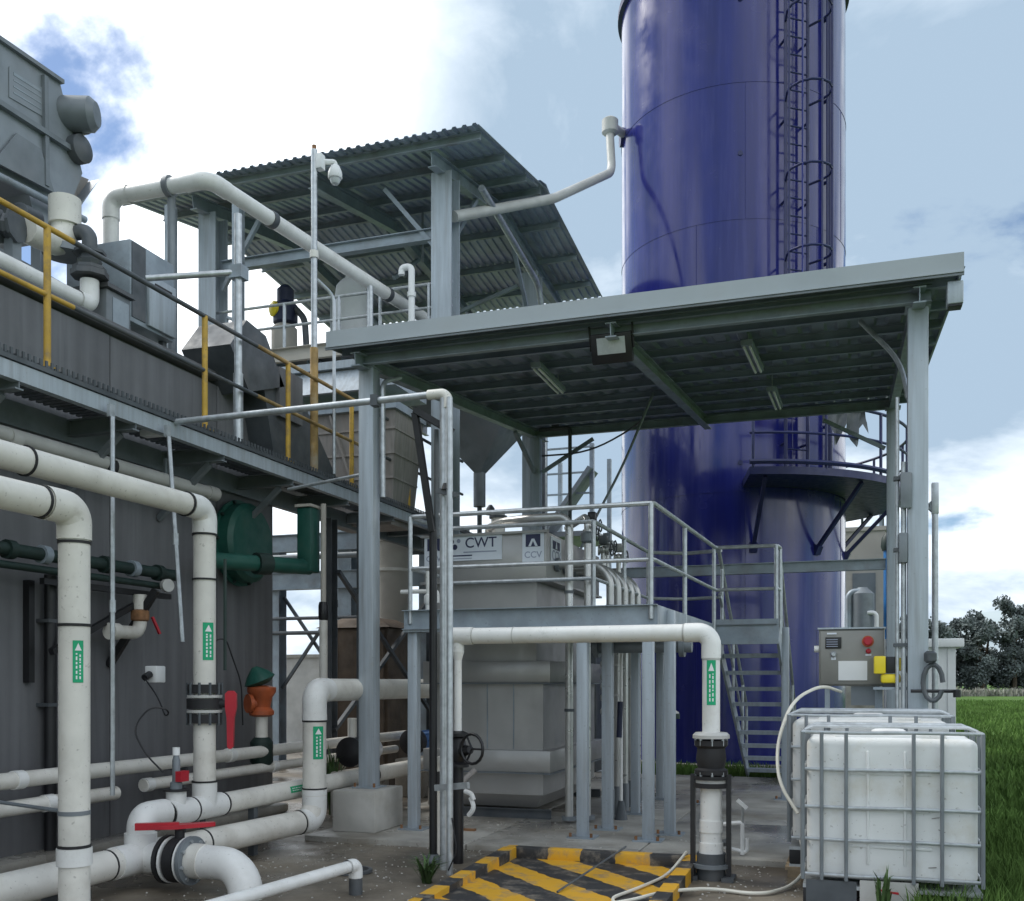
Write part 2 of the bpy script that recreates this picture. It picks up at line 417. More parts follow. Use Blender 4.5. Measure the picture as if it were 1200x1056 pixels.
# ------------------------------------------------------------------ steel walkway on the tank
t = thing('steel_walkway', 'grey steel walkway with grating deck running along the dark tank', 'walkway', (-6, 8, 3.6))
m = MB().chan((-5.68, 1.5, 3.73), (-5.68, 15.0, 3.73), .125, .07, flip=-1); obj('edge_beam', m, 'steel_light', t)
m = MB().chan((-6.38, 1.5, 3.66), (-6.38, 15.0, 3.66), .2, .07, flip=-1); obj('inner_beam', m, 'steel_mid', t)
m = MB()
for i in range(180): m.box((-6.36, 1.5 + i * .075, 3.80), (-5.67, 1.5 + i * .075 + .03, 3.855))
for k in range(6): m.box((-6.34 + k * .128, 1.5, 3.815), (-6.33 + k * .128, 15, 3.85))
o = obj('grating', m, 'steel_dark', t); o['kind'] = 'stuff'
for i in range(11):
    y = 2.0 + i * 1.25
    obj('joist', MB().ibeam((-6.37, y, 3.68), (-5.69, y, 3.68), .14, .08), 'steel_mid', t)
    if y < 10: obj('bracket', MB().bar((-6.44, y, 3.1), (-5.85, y, 3.6), .05, .05), 'steel_mid', t)
m = MB().box((-5.672, 1.5, 3.80), (-5.664, 15, 3.835))
for i in range(240): m.box((-5.674, 1.52 + i * .055, 3.836), (-5.662, 1.542 + i * .055, 3.885))
o = obj('grating_teeth', m, 'steel_dark', t); o['kind'] = 'stuff'
for y in (11.3, 14.6):
    for x in (-6.25, -5.75): obj('column', MB().ibeam((x, y, 0), (x, y, 3.56), .16, .15), 'steel_dark', t)
obj('cross_brace', MB().bar((-6.2, 11.34, .9), (-6.2, 14.5, 2.9), .05, .05), 'steel_dark', t)
obj('cross_brace', MB().bar((-6.14, 11.34, 2.9), (-6.14, 14.5, .9), .05, .05), 'steel_dark', t)

t = thing('yellow_railing', 'worn yellow pipe railing along the walkway edge', 'railing', (-5.75, 8, 3.86))
for y in (4.15, 6.08, 8.03, 9.5, 10.95, 12.6, 14.4):
    p = obj('post', MB().cyl((-5.75, y, 3.86), (-5.75, y, 4.93), .027, n=10), 'yellow', t)
    obj('foot_plate', MB().box((-5.82, y - .06, 3.857), (-5.69, y + .06, 3.872)), 'yellow', p)
ya = 1.5
for yb, mm in ((6.35, 'yellow'), (8.9, 'steel_dark'), (11.5, 'rusty_pole'), (14.6, 'steel_dark')):  # dark stretch past the yellow: underside shade painted into the rail colour
    obj('top_rail', MB().cyl((-5.75, ya, 4.93), (-5.75, yb, 4.93), .022, n=10), mm, t)
    obj('mid_rail', MB().cyl((-5.75, ya, 4.42), (-5.75, yb, 4.42), .02, n=10), mm, t); ya = yb

# ------------------------------------------------------------------ hangers, conduits under the walkway
for (x, y, z0, z1, dx, lab) in ((-5.6, 6.61, .6, 3.62, 0, 'thin galvanised rod hanging from the walkway nearest the left edge'),
                            (-5.6, 7.31, 1.85, 3.62, .14, 'thin galvanised rod hanging behind the capped white pipe, ending at a switch box')):
    t = thing('hanger_rod', lab, 'rod', (x, y, z0), 'rods hanging under the walkway')
    obj('rod', MB().cyl((x + dx, y, z0), (x, y, z1), .019, n=8), 'galv', t)
    obj('coupling', MB().cyl((x + dx*.5, y, (z0+z1)/2 - .05), (x + dx*.5, y, (z0+z1)/2 + .05), .026, n=8), 'galv', t)
    obj('hook', MB().box((x - .03, y - .03, z1), (x - .0, y + .03, z1 + .1)), 'galv', t)
t = thing('switch_box', 'small white electrical box with black plug beside the hanging rod', 'box', (-5.56, 7.1, 1.5))
obj('housing', MB().bbox((-5.62, 7.02, 1.50), (-5.50, 7.14, 1.64), .01), 'white_paint', t)
obj('plug', MB().cyl((-5.55, 7.0, 1.57), (-5.55, 6.93, 1.54), .03, n=10), 'black', t)
m = MB().tube([(-5.55, 6.93, 1.54), (-5.35, 6.85, 1.38), (-5.2, 6.75, 1.22), (-5.12, 6.7, 1.28), (-5.22, 6.6, 1.32), (-5.34, 6.52, 1.15), (-5.15, 6.44, .95), (-4.97, 6.42, .82)], .007, n=6, fil=.12)
tag(obj('sensor_cable', m, 'black'), 'thin black cable looping from switch box down to the pipe sensor', 'cable')

# ------------------------------------------------------------------ dark green pipe and bracket on the wall
t = thing('green_wall_pipe', 'dark green pipe with couplings on a black bracket along the wall', 'pipe', (-6.1, 6, 2.4))
obj('pipe', MB().cyl((-6.12, 1.2, 2.52), (-6.12, 8.1, 2.52), .052), 'green_dark', t)
obj('pipe', MB().cyl((-6.12, 1.2, 2.40), (-6.12, 7.9, 2.40), .03), 'green_dark', t)
for i in range(17): obj('clamp', MB().cyl((-6.12, 2.2 + i * .35, 2.52), (-6.12, 2.27 + i * .35, 2.52), .075, n=12), 'green_dark' if i % 3 else 'steel_grey', t)
obj('bracket_arm', MB().bar((-6.44, 7.55, 1.65), (-6.0, 7.65, 2.34), .06, .06), 'black', t)
obj('bracket_post', MB().box((-6.449, 6.55, 1.5), (-6.38, 6.61, 2.34)), 'black', t)
obj('bracket_shelf', MB().bar((-6.2, 6.5, 2.32), (-6.2, 8.1, 2.32), .05, .05), 'black', t)
obj('bracket_strut', MB().bar((-6.2, 6.6, 1.75), (-6.2, 7.9, 2.34), .05, .05), 'black', t)
m = MB().tube([(-6.15, 7.3, 1.95), (-6.15, 7.62, 1.95), (-6.15, 7.62, 2.3)], .06, fil=.1)
t2 = thing('ball_valve_branch', 'short white branch pipe with red handle behind the capped riser', 'pipe', (-6.15, 7.5, 1.9))
obj('pipe', m, 'pvc', t2)
obj('cap', MB().cyl((-6.15, 7.22, 1.95), (-6.15, 7.32, 1.95), .075), 'pvc', t2)
obj('handle', MB().bar((-6.08, 7.70, 2.1), (-6.06, 7.78, 1.95), .025, .02), 'red', t2)
obj('body', MB().lathe([(.05, 0), (.08, .02), (.08, .1), (.05, .12)], (-6.15, 7.62, 2.05)), 'rust', t2)
obj('gauge', MB().lathe([(.06, 0), (.06, .05)], (-6.05, 7.85, 2.4), (1, -.4, 0)), 'pvc_grey', t2)
t = thing('black_drain_pipe', 'slim black vertical drain pipe fixed to the dark wall', 'pipe', (-6.36, 6.7, 0))
obj('pipe', MB().cyl((-6.36, 6.76, 0), (-6.36, 6.76, 2.4), .05), 'black', t)
for z in (.5, 1.3, 2.0): obj('clamp', MB().box((-6.46, 6.69, z), (-6.31, 6.83, z + .03)), 'steel_dark', t)

# ------------------------------------------------------------------ green drum, pipe and column near wall end
t = thing('green_drum', 'round green flanged drum hanging on the dark wall', 'drum', (-6.3, 9.5, 2.5))
obj('shell', MB().lathe([(.0, 0), (.40, 0), (.43, .03), (.43, .22), (.38, .26), (.0, .26)], (-6.44, 9.5, 3.02), (1, 0, 0), n=28), 'green', t)
obj('flange', MB().lathe([(.47, .07), (.47, .10)], (-6.44, 9.5, 3.02), (1, 0, 0), n=28), 'green', t)
for k in range(10):
    a = k * .628; obj('bolt', MB().cyl((-6.34, 9.5 + .45*math.cos(a), 3.02 + .45*math.sin(a)), (-6.31, 9.5 + .45*math.cos(a), 3.02 + .45*math.sin(a)), .018, n=6), 'green_dark', t)
t = thing('green_duct', 'green steel duct with horizontal arm and square upright at wall end', 'duct', (-5.6, 9.3, 2.6))
obj('arm', MB().tube([(-6.1, 8.55, 2.72), (-5.62, 9.72, 2.76)], .085, n=14), 'green', t)
obj('collar', MB().cyl((-5.88, 9.08, 2.738), (-5.82, 9.23, 2.743), .115), 'green_dark', t)
obj('upright', MB().bbox((-5.72, 9.62, 2.70), (-5.54, 9.82, 3.40), .02), 'green', t)
obj('cap', MB().box((-5.73, 9.60, 3.401), (-5.53, 9.84, 3.43)), 'beige', t)
t = thing('slim_drop_pipe', 'slim cream pipe dropping from the green upright', 'pipe', (-5.5, 9.75, 1.4))
obj('pipe', MB().cyl((-5.48, 9.78, 1.45), (-5.48, 9.78, 3.45), .03), 'beige', t)
obj('union', MB().lathe([(.045, 0), (.055, .03), (.055, .16), (.045, .2)], (-5.48, 9.78, 2.18)), 'black', t)
obj('sleeve', MB().cyl((-5.48, 9.78, 1.4), (-5.48, 9.78, 2.18), .045), 'pvc', t)
t = thing('orange_valve', 'rusty orange gate valve with green hood on a white stub pipe', 'valve', (-5.95, 9.7, .3))
obj('stub', MB().cyl((-5.95, 9.3, .55), (-5.95, 9.3, 1.2), .065), 'pvc', t)
obj('lower_body', MB().lathe([(.09, 0), (.12, .04), (.12, .25), (.08, .3)], (-5.95, 9.3, .62)), 'green_dark', t)
obj('body', MB().lathe([(.09, 0), (.13, .02), (.13, .06), (.09, .1), (.11, .2), (.15, .26), (.15, .31), (.08, .33)], (-5.95, 9.3, 1.14)), 'orange', t)
obj('side_port', MB().lathe([(.06, 0), (.06, .12), (.1, .12), (.1, .16)], (-5.95, 9.3, 1.28), (-.5, -.8, 0)), 'orange', t)
obj('hood', MB().lathe([(.1, 0), (.17, .05), (.12, .12), (.03, .2)], (-5.95, 9.3, 1.48), (-.3, -.3, 1)), 'green', t)
t = thing('yellow_gauge', 'small black and yellow gauge hanging beside the white riser', 'gauge', (-5.6, 8.2, 1.7))
obj('case', MB().bbox((-5.66, 7.78, 1.62), (-5.50, 7.86, 1.80), .01), 'black', t)
obj('dial', MB().box((-5.64, 7.775, 1.72), (-5.55, 7.779, 1.77)), 'yellow_clean', t)
obj('wire', MB().tube([(-5.58, 7.82, 1.8), (-5.45, 7.9, 1.95), (-5.4, 8.1, 1.5), (-5.45, 8.2, 1.1)], .007, n=6, fil=.1), 'black', t)
# ================================================================== WHITE PIPEWORK (left foreground)
def ring_list(t, mat_, items, r, w=.02):
    for c, d in items:
        c, d = V(c), V(d).normalized(); obj('seal_ring', MB().cyl(c - d * w / 2, c + d * w / 2, r, n=24), mat_, t)
def flange(c, d, r, w=.03, n=24): 
    c, d = V(c), V(d).normalized(); return MB().cyl(c - d * w / 2, c + d * w / 2, r, n=n)
def label_band(t, c, d, r, L, arc, face):
    """green adhesive label wrapped on a pipe: centre c, pipe axis d, face = outward direction of its middle"""
    c, d, f = V(c), V(d).normalized(), V(face); f = (f - d * f.dot(d)).normalized(); s = d.cross(f)
    def patch(a0, a1, l0, l1, rr, n=8):
        mb = MB(); vs_ = []
        for i in range(n + 1):
            a = a0 + (a1 - a0) * i / n; e = f * math.cos(a) + s * math.sin(a)
            vs_ += [c + d * l0 + e * rr, c + d * l1 + e * rr]
        return mb.add(vs_, [(2*i, 2*i+1, 2*i+3, 2*i+2) for i in range(n)], True)
    lb = obj('flow_label', patch(-arc, arc, -L/2, L/2, r + .003), 'green_label', t)
    # arrow at one end, two lines of small print, blank margins
    def tri(l0, l1, a):
        vs_ = [c + d * l0 + (f * math.cos(x) + s * math.sin(x)) * (r + .0045) for x in (-a, 0, a)] + [c + d * l1 + f * (r + .0045)]
        return MB().add(vs_, [(0, 1, 3), (1, 2, 3)], True)
    obj('arrow', tri(L * .26, L * .44, arc * .62), 'white_paint', lb)
    rnd = random.Random(int(abs(c.x * 100) + abs(c.z * 100)))
    for row in (-.45, .2):
        l = -L * .42
        while l < L * .2:
            w_ = L * rnd.uniform(.03, .09); obj('print', patch((row) * arc, (row + .28) * arc, l, min(l + w_, L * .2), r + .0045, 2), 'white_paint', lb); l += w_ + L * rnd.uniform(.02, .05)

PR = .108
X0 = -4.95
# main ground pipe, tee, riser
t = thing('main_ground_pipe', 'large white pipe along the ground rising in an elbow beside the concrete plinth', 'pipe', (X0, 6, 0))
RX, RY = -4.71, 8.24
obj('pipe', MB().tube([(X0, 2.0, .22), (X0, 6.45, .22), (RX, RY, .24), (RX, RY, 1.43), (-4.74, 10.62, 1.43), (-4.40, 10.62, 1.43)], PR, n=22, fil=.17, seg=8), 'pvc', t)
ring_list(t, 'pvc_new', [((RX, RY, .49), (0, 0, 1)), ((RX, RY, 1.18), (0, 0, 1))], PR + .007, .05)
ring_list(t, 'rubber', [((-4.742, 8.0, .237), (.133, 1, 0)), ((-4.9, 6.82, .224), (.133, 1, 0)), ((RX, RY, .525), (0, 0, 1)), ((RX, RY, 1.145), (0, 0, 1)), ((X0, 5.78, .22), (0, 1, 0))], PR + .004, .014)
obj('elbow', MB().tube([(-4.74, 8.02, .238), (RX, RY, .24), (RX, RY, .46)], PR + .005, n=22, fil=.17, seg=8, caps=False), 'pvc_new', t)
obj('elbow', MB().tube([(RX, RY, 1.2), (RX, RY, 1.43), (-4.716, 8.48, 1.43)], PR + .005, n=22, fil=.17, seg=8, caps=False), 'pvc_new', t)
obj('tee', MB().cyl((X0, 5.85, .22), (X0, 6.48, .22), PR + .008, n=24).cyl((X0, 6.14, .22), (X0 + .2, 6.14, .22), PR + .008, n=24).cyl((X0, 6.14, .22), (X0, 6.14, .4), PR + .008, n=24), 'pvc_new', t)
obj('branch', MB().tube([(-4.5, 6.14, .22), (-4.02, 6.10, .22), (-3.97, 5.98, -.3)], PR + .012, n=22, fil=.22, seg=10), 'pvc_new', t)
obj('branch_pipe', MB().cyl((-4.5, 6.14, .22), (-4.38, 6.13, .22), PR + .018, n=24), 'pvc', t)
v = obj('butterfly_valve', MB().cyl((-4.65, 6.14, .22), (-4.57, 6.14, .22), PR + .055, n=28), 'rubber', t)
for x in (-4.71, -4.51): 
    f = obj('flange', flange((x, 6.14, .22), (1, 0, 0), PR + .068, .03, 28), 'rubber' if x < -4.6 else 'steel_mid', t)
    for k in range(8):
        a = k * math.pi / 4 + .2; cy_, cz_ = 6.14 + .145 * math.cos(a), .22 + .145 * math.sin(a)
        obj('bolt', MB().cyl((x - .03, cy_, cz_), (x + .03, cy_, cz_), .014, n=6), 'galv', f)
for x in (-4.675, -4.545): obj('gasket', flange((x, 6.14, .22), (1, 0, 0), PR + .06, .016, 28), 'pvc_new', v)
obj('stem', MB().cyl((-4.61, 6.14, .38), (-4.61, 6.14, .44), .035), 'rubber', v)
obj('lever', MB().poly([(-4.80, 6.02, .45), (-4.78, 5.99, .45), (-4.60, 6.05, .45), (-4.44, 6.25, .45), (-4.42, 6.30, .45), (-4.46, 6.33, .45), (-4.62, 6.18, .45), (-4.70, 6.12, .45)], (0, 0, .03)), 'red', v, 'red valve lever lying flat')
obj('lever_grip', MB().bar((-4.86, 5.97, .47), (-4.60, 6.12, .47), .045, .05), 'red', v)
label_band(t, (RX, RY, .95), (0, 0, 1), PR, .30, .45, (.75, -.65, 0))
for y in (3.2, 5.4): obj('saddle', MB().box((X0 - .16, y - .05, 0), (X0 + .16, y + .05, .125)), 'steel_dark', t)

# upper manifold with first riser (sensor tee, vertical pipe, capped run under walkway)
t = thing('manifold_pipe', 'white manifold pipe with sensor tee and tall riser carrying a red lever valve', 'pipe', (X0, 8, 0))
MZ = .50; r2 = .088
obj('pipe', MB().tube([(X0, 6.14, .42), (X0, 6.14, MZ), (X0, 13.2, MZ)], r2, n=22, fil=.12), 'pvc', t)
obj('elbow', MB().tube([(X0, 6.14, .34), (X0, 6.14, MZ + .02), (X0, 6.40, MZ + .02)], r2 + .012, n=22, fil=.16, seg=8, caps=False), 'pvc_new', t)
obj('sensor_tee', MB().cyl((X0, 6.44, MZ), (X0, 6.72, MZ), r2 + .012, n=22).cyl((X0, 6.55, MZ), (X0, 6.55, MZ + .17), r2 - .012, n=20), 'pvc_new', t)
obj('riser_tee', MB().cyl((X0, 6.74, MZ), (X0, 7.12, MZ), r2 + .010, n=22).cyl((X0, 6.91, MZ), (X0, 6.91, MZ + .2), r2 + .010, n=22), 'pvc_new', t)
ring_list(t, 'rubber', [((X0, 6.42, MZ), (0, 1, 0)), ((X0, 6.73, MZ), (0, 1, 0)), ((X0, 7.13, MZ), (0, 1, 0)), ((X0, 6.91, MZ + .205), (0, 0, 1)), ((X0, 6.14, .335), (0, 0, 1)), ((X0, 6.55, MZ + .172), (0, 0, 1)), ((X0, 9.9, MZ), (0, 1, 0))], r2 + .014, .014)
s = obj('level_sensor', MB().lathe([(.045, 0), (.045, .05), (.03, .06), (.03, .22), (.022, .25), (.012, .3)], (X0, 6.55, MZ + .18)), 'steel_mid', t)
obj('tip', MB().cyl((X0, 6.55, MZ + .44), (X0, 6.55, MZ + .5), .028), 'white_paint', s)
obj('clip', MB().box((X0 + .03, 6.50, MZ + .24), (X0 + .08, 6.6, MZ + .32)), 'red', s)
rz = [(X0, 6.91, MZ + .1), (X0, 6.91, 2.90), (X0, 1.8, 2.90)]
obj('riser', MB().tube(rz, r2, n=22, fil=.14, seg=8), 'pvc', t)
obj('elbow', MB().tube([(X0, 6.91, 2.70), (X0, 6.91, 2.90), (X0, 6.68, 2.90)], r2 + .009, n=22, fil=.15, seg=8, caps=False), 'pvc_new', t)
ring_list(t, 'rubber', [((X0, 6.91, 2.69), (0, 0, 1)), ((X0, 6.66, 2.90), (0, 1, 0)), ((X0, 5.05, 2.90), (0, 1, 0)), ((X0, 4.2, 2.9), (0, 1, 0)), ((X0, 6.91, 2.33), (0, 0, 1))], r2 + .011, .014)
vb = obj('butterfly_valve', MB().cyl((X0, 6.91, 1.29), (X0, 6.91, 1.37), r2 + .052, n=28), 'rubber', t)
for z in (1.21, 1.45):
    f = obj('flange', flange((X0, 6.91, z), (0, 0, 1), r2 + .045, .07, 26), 'rubber', t)
    for k in range(10):
        a = k * .628; obj('bolt', MB().cyl((X0 + .132*math.cos(a), 6.91 + .132*math.sin(a), z - .05), (X0 + .132*math.cos(a), 6.91 + .132*math.sin(a), z + .05), .012, n=6), 'steel_dark', f)
for z in (1.27, 1.39): obj('gasket', flange((X0, 6.91, z), (0, 0, 1), r2 + .05, .022, 26), 'pvc_grey', vb)
obj('stem', MB().cyl((X0 + .13, 6.93, 1.33), (X0 + .2, 6.95, 1.33), .03), 'rubber', vb)
obj('lever', MB().poly([(X0+.175, 6.95, 1.41), (X0+.20, 6.955, 1.435), (X0+.24, 6.965, 1.435), (X0+.262, 6.975, 1.41), (X0+.262, 6.975, 1.30), (X0+.245, 6.97, 1.22), (X0+.24, 6.965, .99), (X0+.225, 6.96, .97), (X0+.205, 6.955, .97), (X0+.195, 6.95, .99), (X0+.19, 6.95, 1.22), (X0+.175, 6.95, 1.30)], (.012, -.035, 0)), 'red', vb, 'red valve lever hanging down')
label_band(t, (X0, 6.91, 1.83), (0, 0, 1), r2, .30, .5, (.82, -.57, 0))
label_band(t, (X0, 8.25, MZ), (0, 1, 0), r2, .34, .33, (.85, 0, .2))
obj('chain', MB().cyl((X0 + .13, 7.0, 1.6), (X0 + .13, 7.0, 2.5), .014, n=6), 'green_dark', t)
for y in (7.6, 9.2, 11): obj('stand', MB().box((X0 - .03, y - .03, .0 if y < 8.4 else .05), (X0 + .03, y + .03, MZ - r2)), 'steel_dark', t)

# front riser P1
X1 = -4.25; r1 = .086
t = thing('front_riser_pipe', 'tall white riser pipe nearest the left edge bending into a horizontal run', 'pipe', (X1, 4.7, 0))
obj('pipe', MB().tube([(X1, 4.70, .10), (X1, 4.70, 2.50), (X1, 1.4, 2.50)], r1, n=24, fil=.14, seg=8), 'pvc', t)
obj('elbow', MB().tube([(X1, 4.70, 2.32), (X1, 4.70, 2.50), (X1, 4.46, 2.50)], r1 + .009, n=24, fil=.15, seg=8, caps=False), 'pvc', t)
ring_list(t, 'rubber', [((X1, 4.70, 2.305), (0, 0, 1)), ((X1, 4.44, 2.5), (0, 1, 0)), ((X1, 4.70, 1.83), (0, 0, 1)), ((X1, 4.70, .56), (0, 0, 1))], r1 + .006, .016)
ring_list(t, 'pvc_new', [((X1, 4.70, .50), (0, 0, 1))], r1 + .012, .10)
obj('strap', MB().cyl((X1, 4.7, .74), (X1, 4.7, .765), r1 + .004), 'steel_mid', t)
obj('strap_arm', MB().cyl((X1, 4.7, .75), (-6.45, 5.2, .80), .012, n=6), 'steel_mid', t)
label_band(t, (X1, 4.70, 1.62), (0, 0, 1), r1, .24, .33, (.80, -.55, 0))
obj('foot', MB().cyl((X1, 4.7, .0), (X1, 4.7, .11), r1 + .03), 'pvc', t)

# corner pipe just inside the left frame edge
t = thing('edge_pipe', 'narrow white upright pipe cut off by the left edge', 'pipe', (-4.42, 4.0, 0))
obj('pipe', MB().cyl((-4.385, 4.18, 1.2), (-4.385, 4.18, 2.55), .045), 'pvc', t)
obj('sleeve', MB().cyl((-4.385, 4.18, 0), (-4.385, 4.18, 1.95), .04), 'pvc_grey', t)

# two small wall pipes plus third
for k, (z, r, y1, lab) in enumerate(((.775, .062, 13.0, 'upper of two slim white pipes running low along the wall'), (.57, .058, 6.95, 'lower slim white pipe ending behind the tall riser'), (.60, .052, 12.5, 'slim white pipe continuing low behind the riser towards the pumps'))):
    t = thing('wall_pipe', lab, 'pipe', (-5.9, 5 if k < 2 else 8, z), 'slim white pipes low along the wall')
    y0 = 1.6 if k < 2 else 7.35
    if k == 1: y1 = 7.0
    obj('pipe', MB().cyl((-5.9, y0, z), (-5.9, y1, z), r, n=18), 'pvc', t)
    for y in ([3.4, 5.9, 8.6, 10.4] if k == 0 else [3.6, 6.2] if k == 1 else [7.36, 9.4, 11.2]):
        if y < y1: obj('coupling', MB().cyl((-5.9, y, z), (-5.9, y + .09, z), r + .009, n=18), 'pvc_new', t)
    for y in ([2.5, 5.2, 7.9, 10.6] if k == 0 else [2.9, 6.6] if k == 1 else [8.2, 10.4]):
        sp = obj('support', MB().box((-6.46 if y < 10 else -5.95, y, z - r - .03), (-5.84, y + .04, z - r)), 'steel_dark', t); obj('support_leg', MB().box((-5.93, y, 0), (-5.89, y + .04, z - r - .03)), 'steel_dark', sp)
# pipe under the walkway
t = thing('walkway_pipe', 'dull white pipe slung under the walkway ending in a cap', 'pipe', (-6.1, 6, 3.4))
obj('pipe', MB().cyl((-6.1, 1.6, 3.36), (-6.1, 8.62, 3.40), .062, n=18), 'pvc_grey', t)
obj('cap', MB().cyl((-6.1, 8.55, 3.40), (-6.1, 8.70, 3.40), .07, n=18), 'pvc_grey', t)
for y in (4.2, 6.05, 7.1): obj('coupling', MB().cyl((-6.1, y, 3.37), (-6.1, y + .1, 3.375), .073, n=18), 'rubber' if y == 7.1 else 'pvc_grey', t)
for y in (5.6, 7.9): obj('clip', MB().box((-6.18, y, 3.30), (-6.02, y + .04, 3.315)).box((-6.12, y, 3.42), (-6.09, y + .03, 3.6)), 'steel_mid', t)
# small foreground pipe
t = thing('drain_pipe', 'short slim white pipe with downturned elbow in the foreground', 'pipe', (-3.35, 6.2, 0))
obj('pipe', MB().tube([(-3.62, 4.2, .20), (-3.34, 6.42, .21), (-3.34, 6.42, .10)], .042, n=18, fil=.07), 'pvc_new', t)
obj('elbow', MB().tube([(-3.352, 6.32, .21), (-3.34, 6.42, .21), (-3.34, 6.42, .12)], .05, n=18, fil=.07, caps=False), 'pvc_new', t)
obj('socket', MB().cyl((-3.34, 6.42, 0), (-3.34, 6.42, .115), .048), 'steel_dark', t)
obj('prop', MB().box((-3.66, 4.8, 0), (-3.46, 4.9, .155)), 'concrete', t)
t = thing('drain_sump', 'small dark drain hole behind the foreground pipe', 'drain', (-3.9, 7.0, 0))
obj('lid', MB().cyl((-3.75, 7.15, .004), (-3.75, 7.15, .03), .13), 'rubber', t)
obj('ring', MB().lathe([(.13, 0), (.16, 0), (.16, .024), (.13, .024)], (-3.75, 7.15, .004)), 'steel_dark', t)

# pumps behind the manifold
def pump(x, y, lab, mc):
    t = thing('pump', lab, 'pump', (x, y, .05), 'pumps behind the manifold')
    obj('plinth', MB().bbox((x - .2, y - .35, 0), (x + .2, y + .35, .5), .02), 'concrete', t)
    obj('volute', MB().lathe([(.08, -.1), (.17, -.07), (.17, .07), (.08, .1)], (x, y - .2, .72), (0, 1, 0)), 'black', t)
    mo = obj('motor', MB().lathe([(.06, -.22), (.12, -.2), (.12, .16), (.09, .2)], (x, y + .18, .72), (0, 1, 0)), mc, t)
    for k in range(8):
        a = k * .785; obj('fin', MB().bar((x + .12*math.cos(a), y + .02, .72 + .12*math.sin(a)), (x + .12*math.cos(a), y + .32, .72 + .12*math.sin(a)), .012, .03), mc, mo)
    obj('outlet', MB().cyl((x, y - .2, .85), (x, y - .2, 1.1), .05), 'pvc', t)
pump(-5.35, 10.4, 'pale blue motor pump behind the bent white riser', 'white_board')
pump(-4.95 + .35, 11.4, 'dark pump behind the canopy column', 'black')
pump(-5.5, 12.4, 'black motor pump farthest back under the walkway', 'blue_motor')
# ================================================================== EQUIPMENT ON THE LEFT TANK
t = thing('separator_machine', 'big grey sheet steel separator with drive motor high at upper left', 'machine', (-8.2, 7, 4.75))
sx0, sx1 = -8.8, -7.6
body = [(5.2, 7.42), (8.20, 7.58), (8.36, 7.20), (8.52, 6.80), (8.36, 6.42), (5.2, 6.35)]
obj('body', MB().poly([(sx1, y, z) for y, z in body], (sx0 - sx1, 0, 0)), 'machine', t)
obj('lower_casing', MB().poly([(sx1 - .06, y, z) for y, z in ((5.2, 6.349), (8.30, 6.419), (8.55, 6.50), (8.84, 6.90), (8.56, 6.48), (8.42, 6.12), (8.22, 5.98), (7.96, 6.0), (7.86, 6.30), (7.55, 6.33), (7.2, 5.85), (5.2, 5.75))], (sx0 - sx1 + .12, 0, 0)), 'machine', t)
obj('spout', MB().poly([(sx1 - .2, y, z) for y, z in ((8.50, 6.86), (8.84, 6.92), (8.62, 6.5), (8.42, 6.45))], (-.8, 0, 0)), 'hopper', t)
obj('flange_rib', MB().bar((sx1 + .03, 5.2, 6.86), (sx1 + .03, 8.42, 6.95), .06, .05), 'steel_mid', t)
obj('top_lip', MB().bar((sx1 + .02, 5.2, 7.42), (sx1 + .02, 8.22, 7.575), .05, .04), 'steel_mid', t)
obj('gusset', MB().poly([(sx1 + .012, 7.35, 6.35), (sx1 + .012, 7.62, 6.75), (sx1 + .012, 7.92, 6.75), (sx1 + .012, 8.1, 6.4)], (.02, 0, 0)), 'steel_mid', t)
obj('stiffener', MB().bar((sx1 + .02, 8.0, 6.42), (sx1 + .02, 7.98, 7.5), .05, .05), 'steel_mid', t)
np_ = obj('nameplate', MB().poly([(sx1 + .003, 7.55, 7.06), (sx1 + .003, 8.0, 7.10), (sx1 + .003, 8.0, 7.38), (sx1 + .003, 7.55, 7.35)], (.006, 0, 0)), 'machine', t)
for k in range(4): obj('text_line', MB().bar((sx1 + .011, 7.6, 7.31 - k * .06), (sx1 + .011, 7.95, 7.335 - k * .06), .003, .03 if k == 0 else .012, (0, 0, 1)), 'steel_grey', np_)
mo = obj('drive_motor', MB().lathe([(.1, 0), (.17, .03), (.17, .38), (.12, .44)], (-7.75, 8.28, 7.32), (.9, .35, 0)), 'steel_mid', t)
for z in (7.32, 7.02): obj('bearing', MB().lathe([(.05, 0), (.14, .02), (.14, .12), (.06, .16)], (-7.62, 8.42, z - .03), (1, 0, 0)), 'steel_dark', t)
obj('drive_box', MB().bbox((-8.5, 8.3, 7.05), (-7.62, 8.55, 7.4), .03), 'steel_mid', t)
obj('side_pipe', MB().cyl((-7.55, 4.8, 6.05), (-7.55, 8.5, 6.3), .035), 'steel_grey', t)
for y in (5.6, 8.1):
    for x in (-8.6, -7.75): obj('leg', MB().ibeam((x, y, 4.72), (x, y, 6.0), .12, .12), 'machine', t)
obj('cross_rail', MB().bar((-7.6, 4.9, 5.62), (-7.6, 8.3, 5.50), .06, .08), 'machine', t)

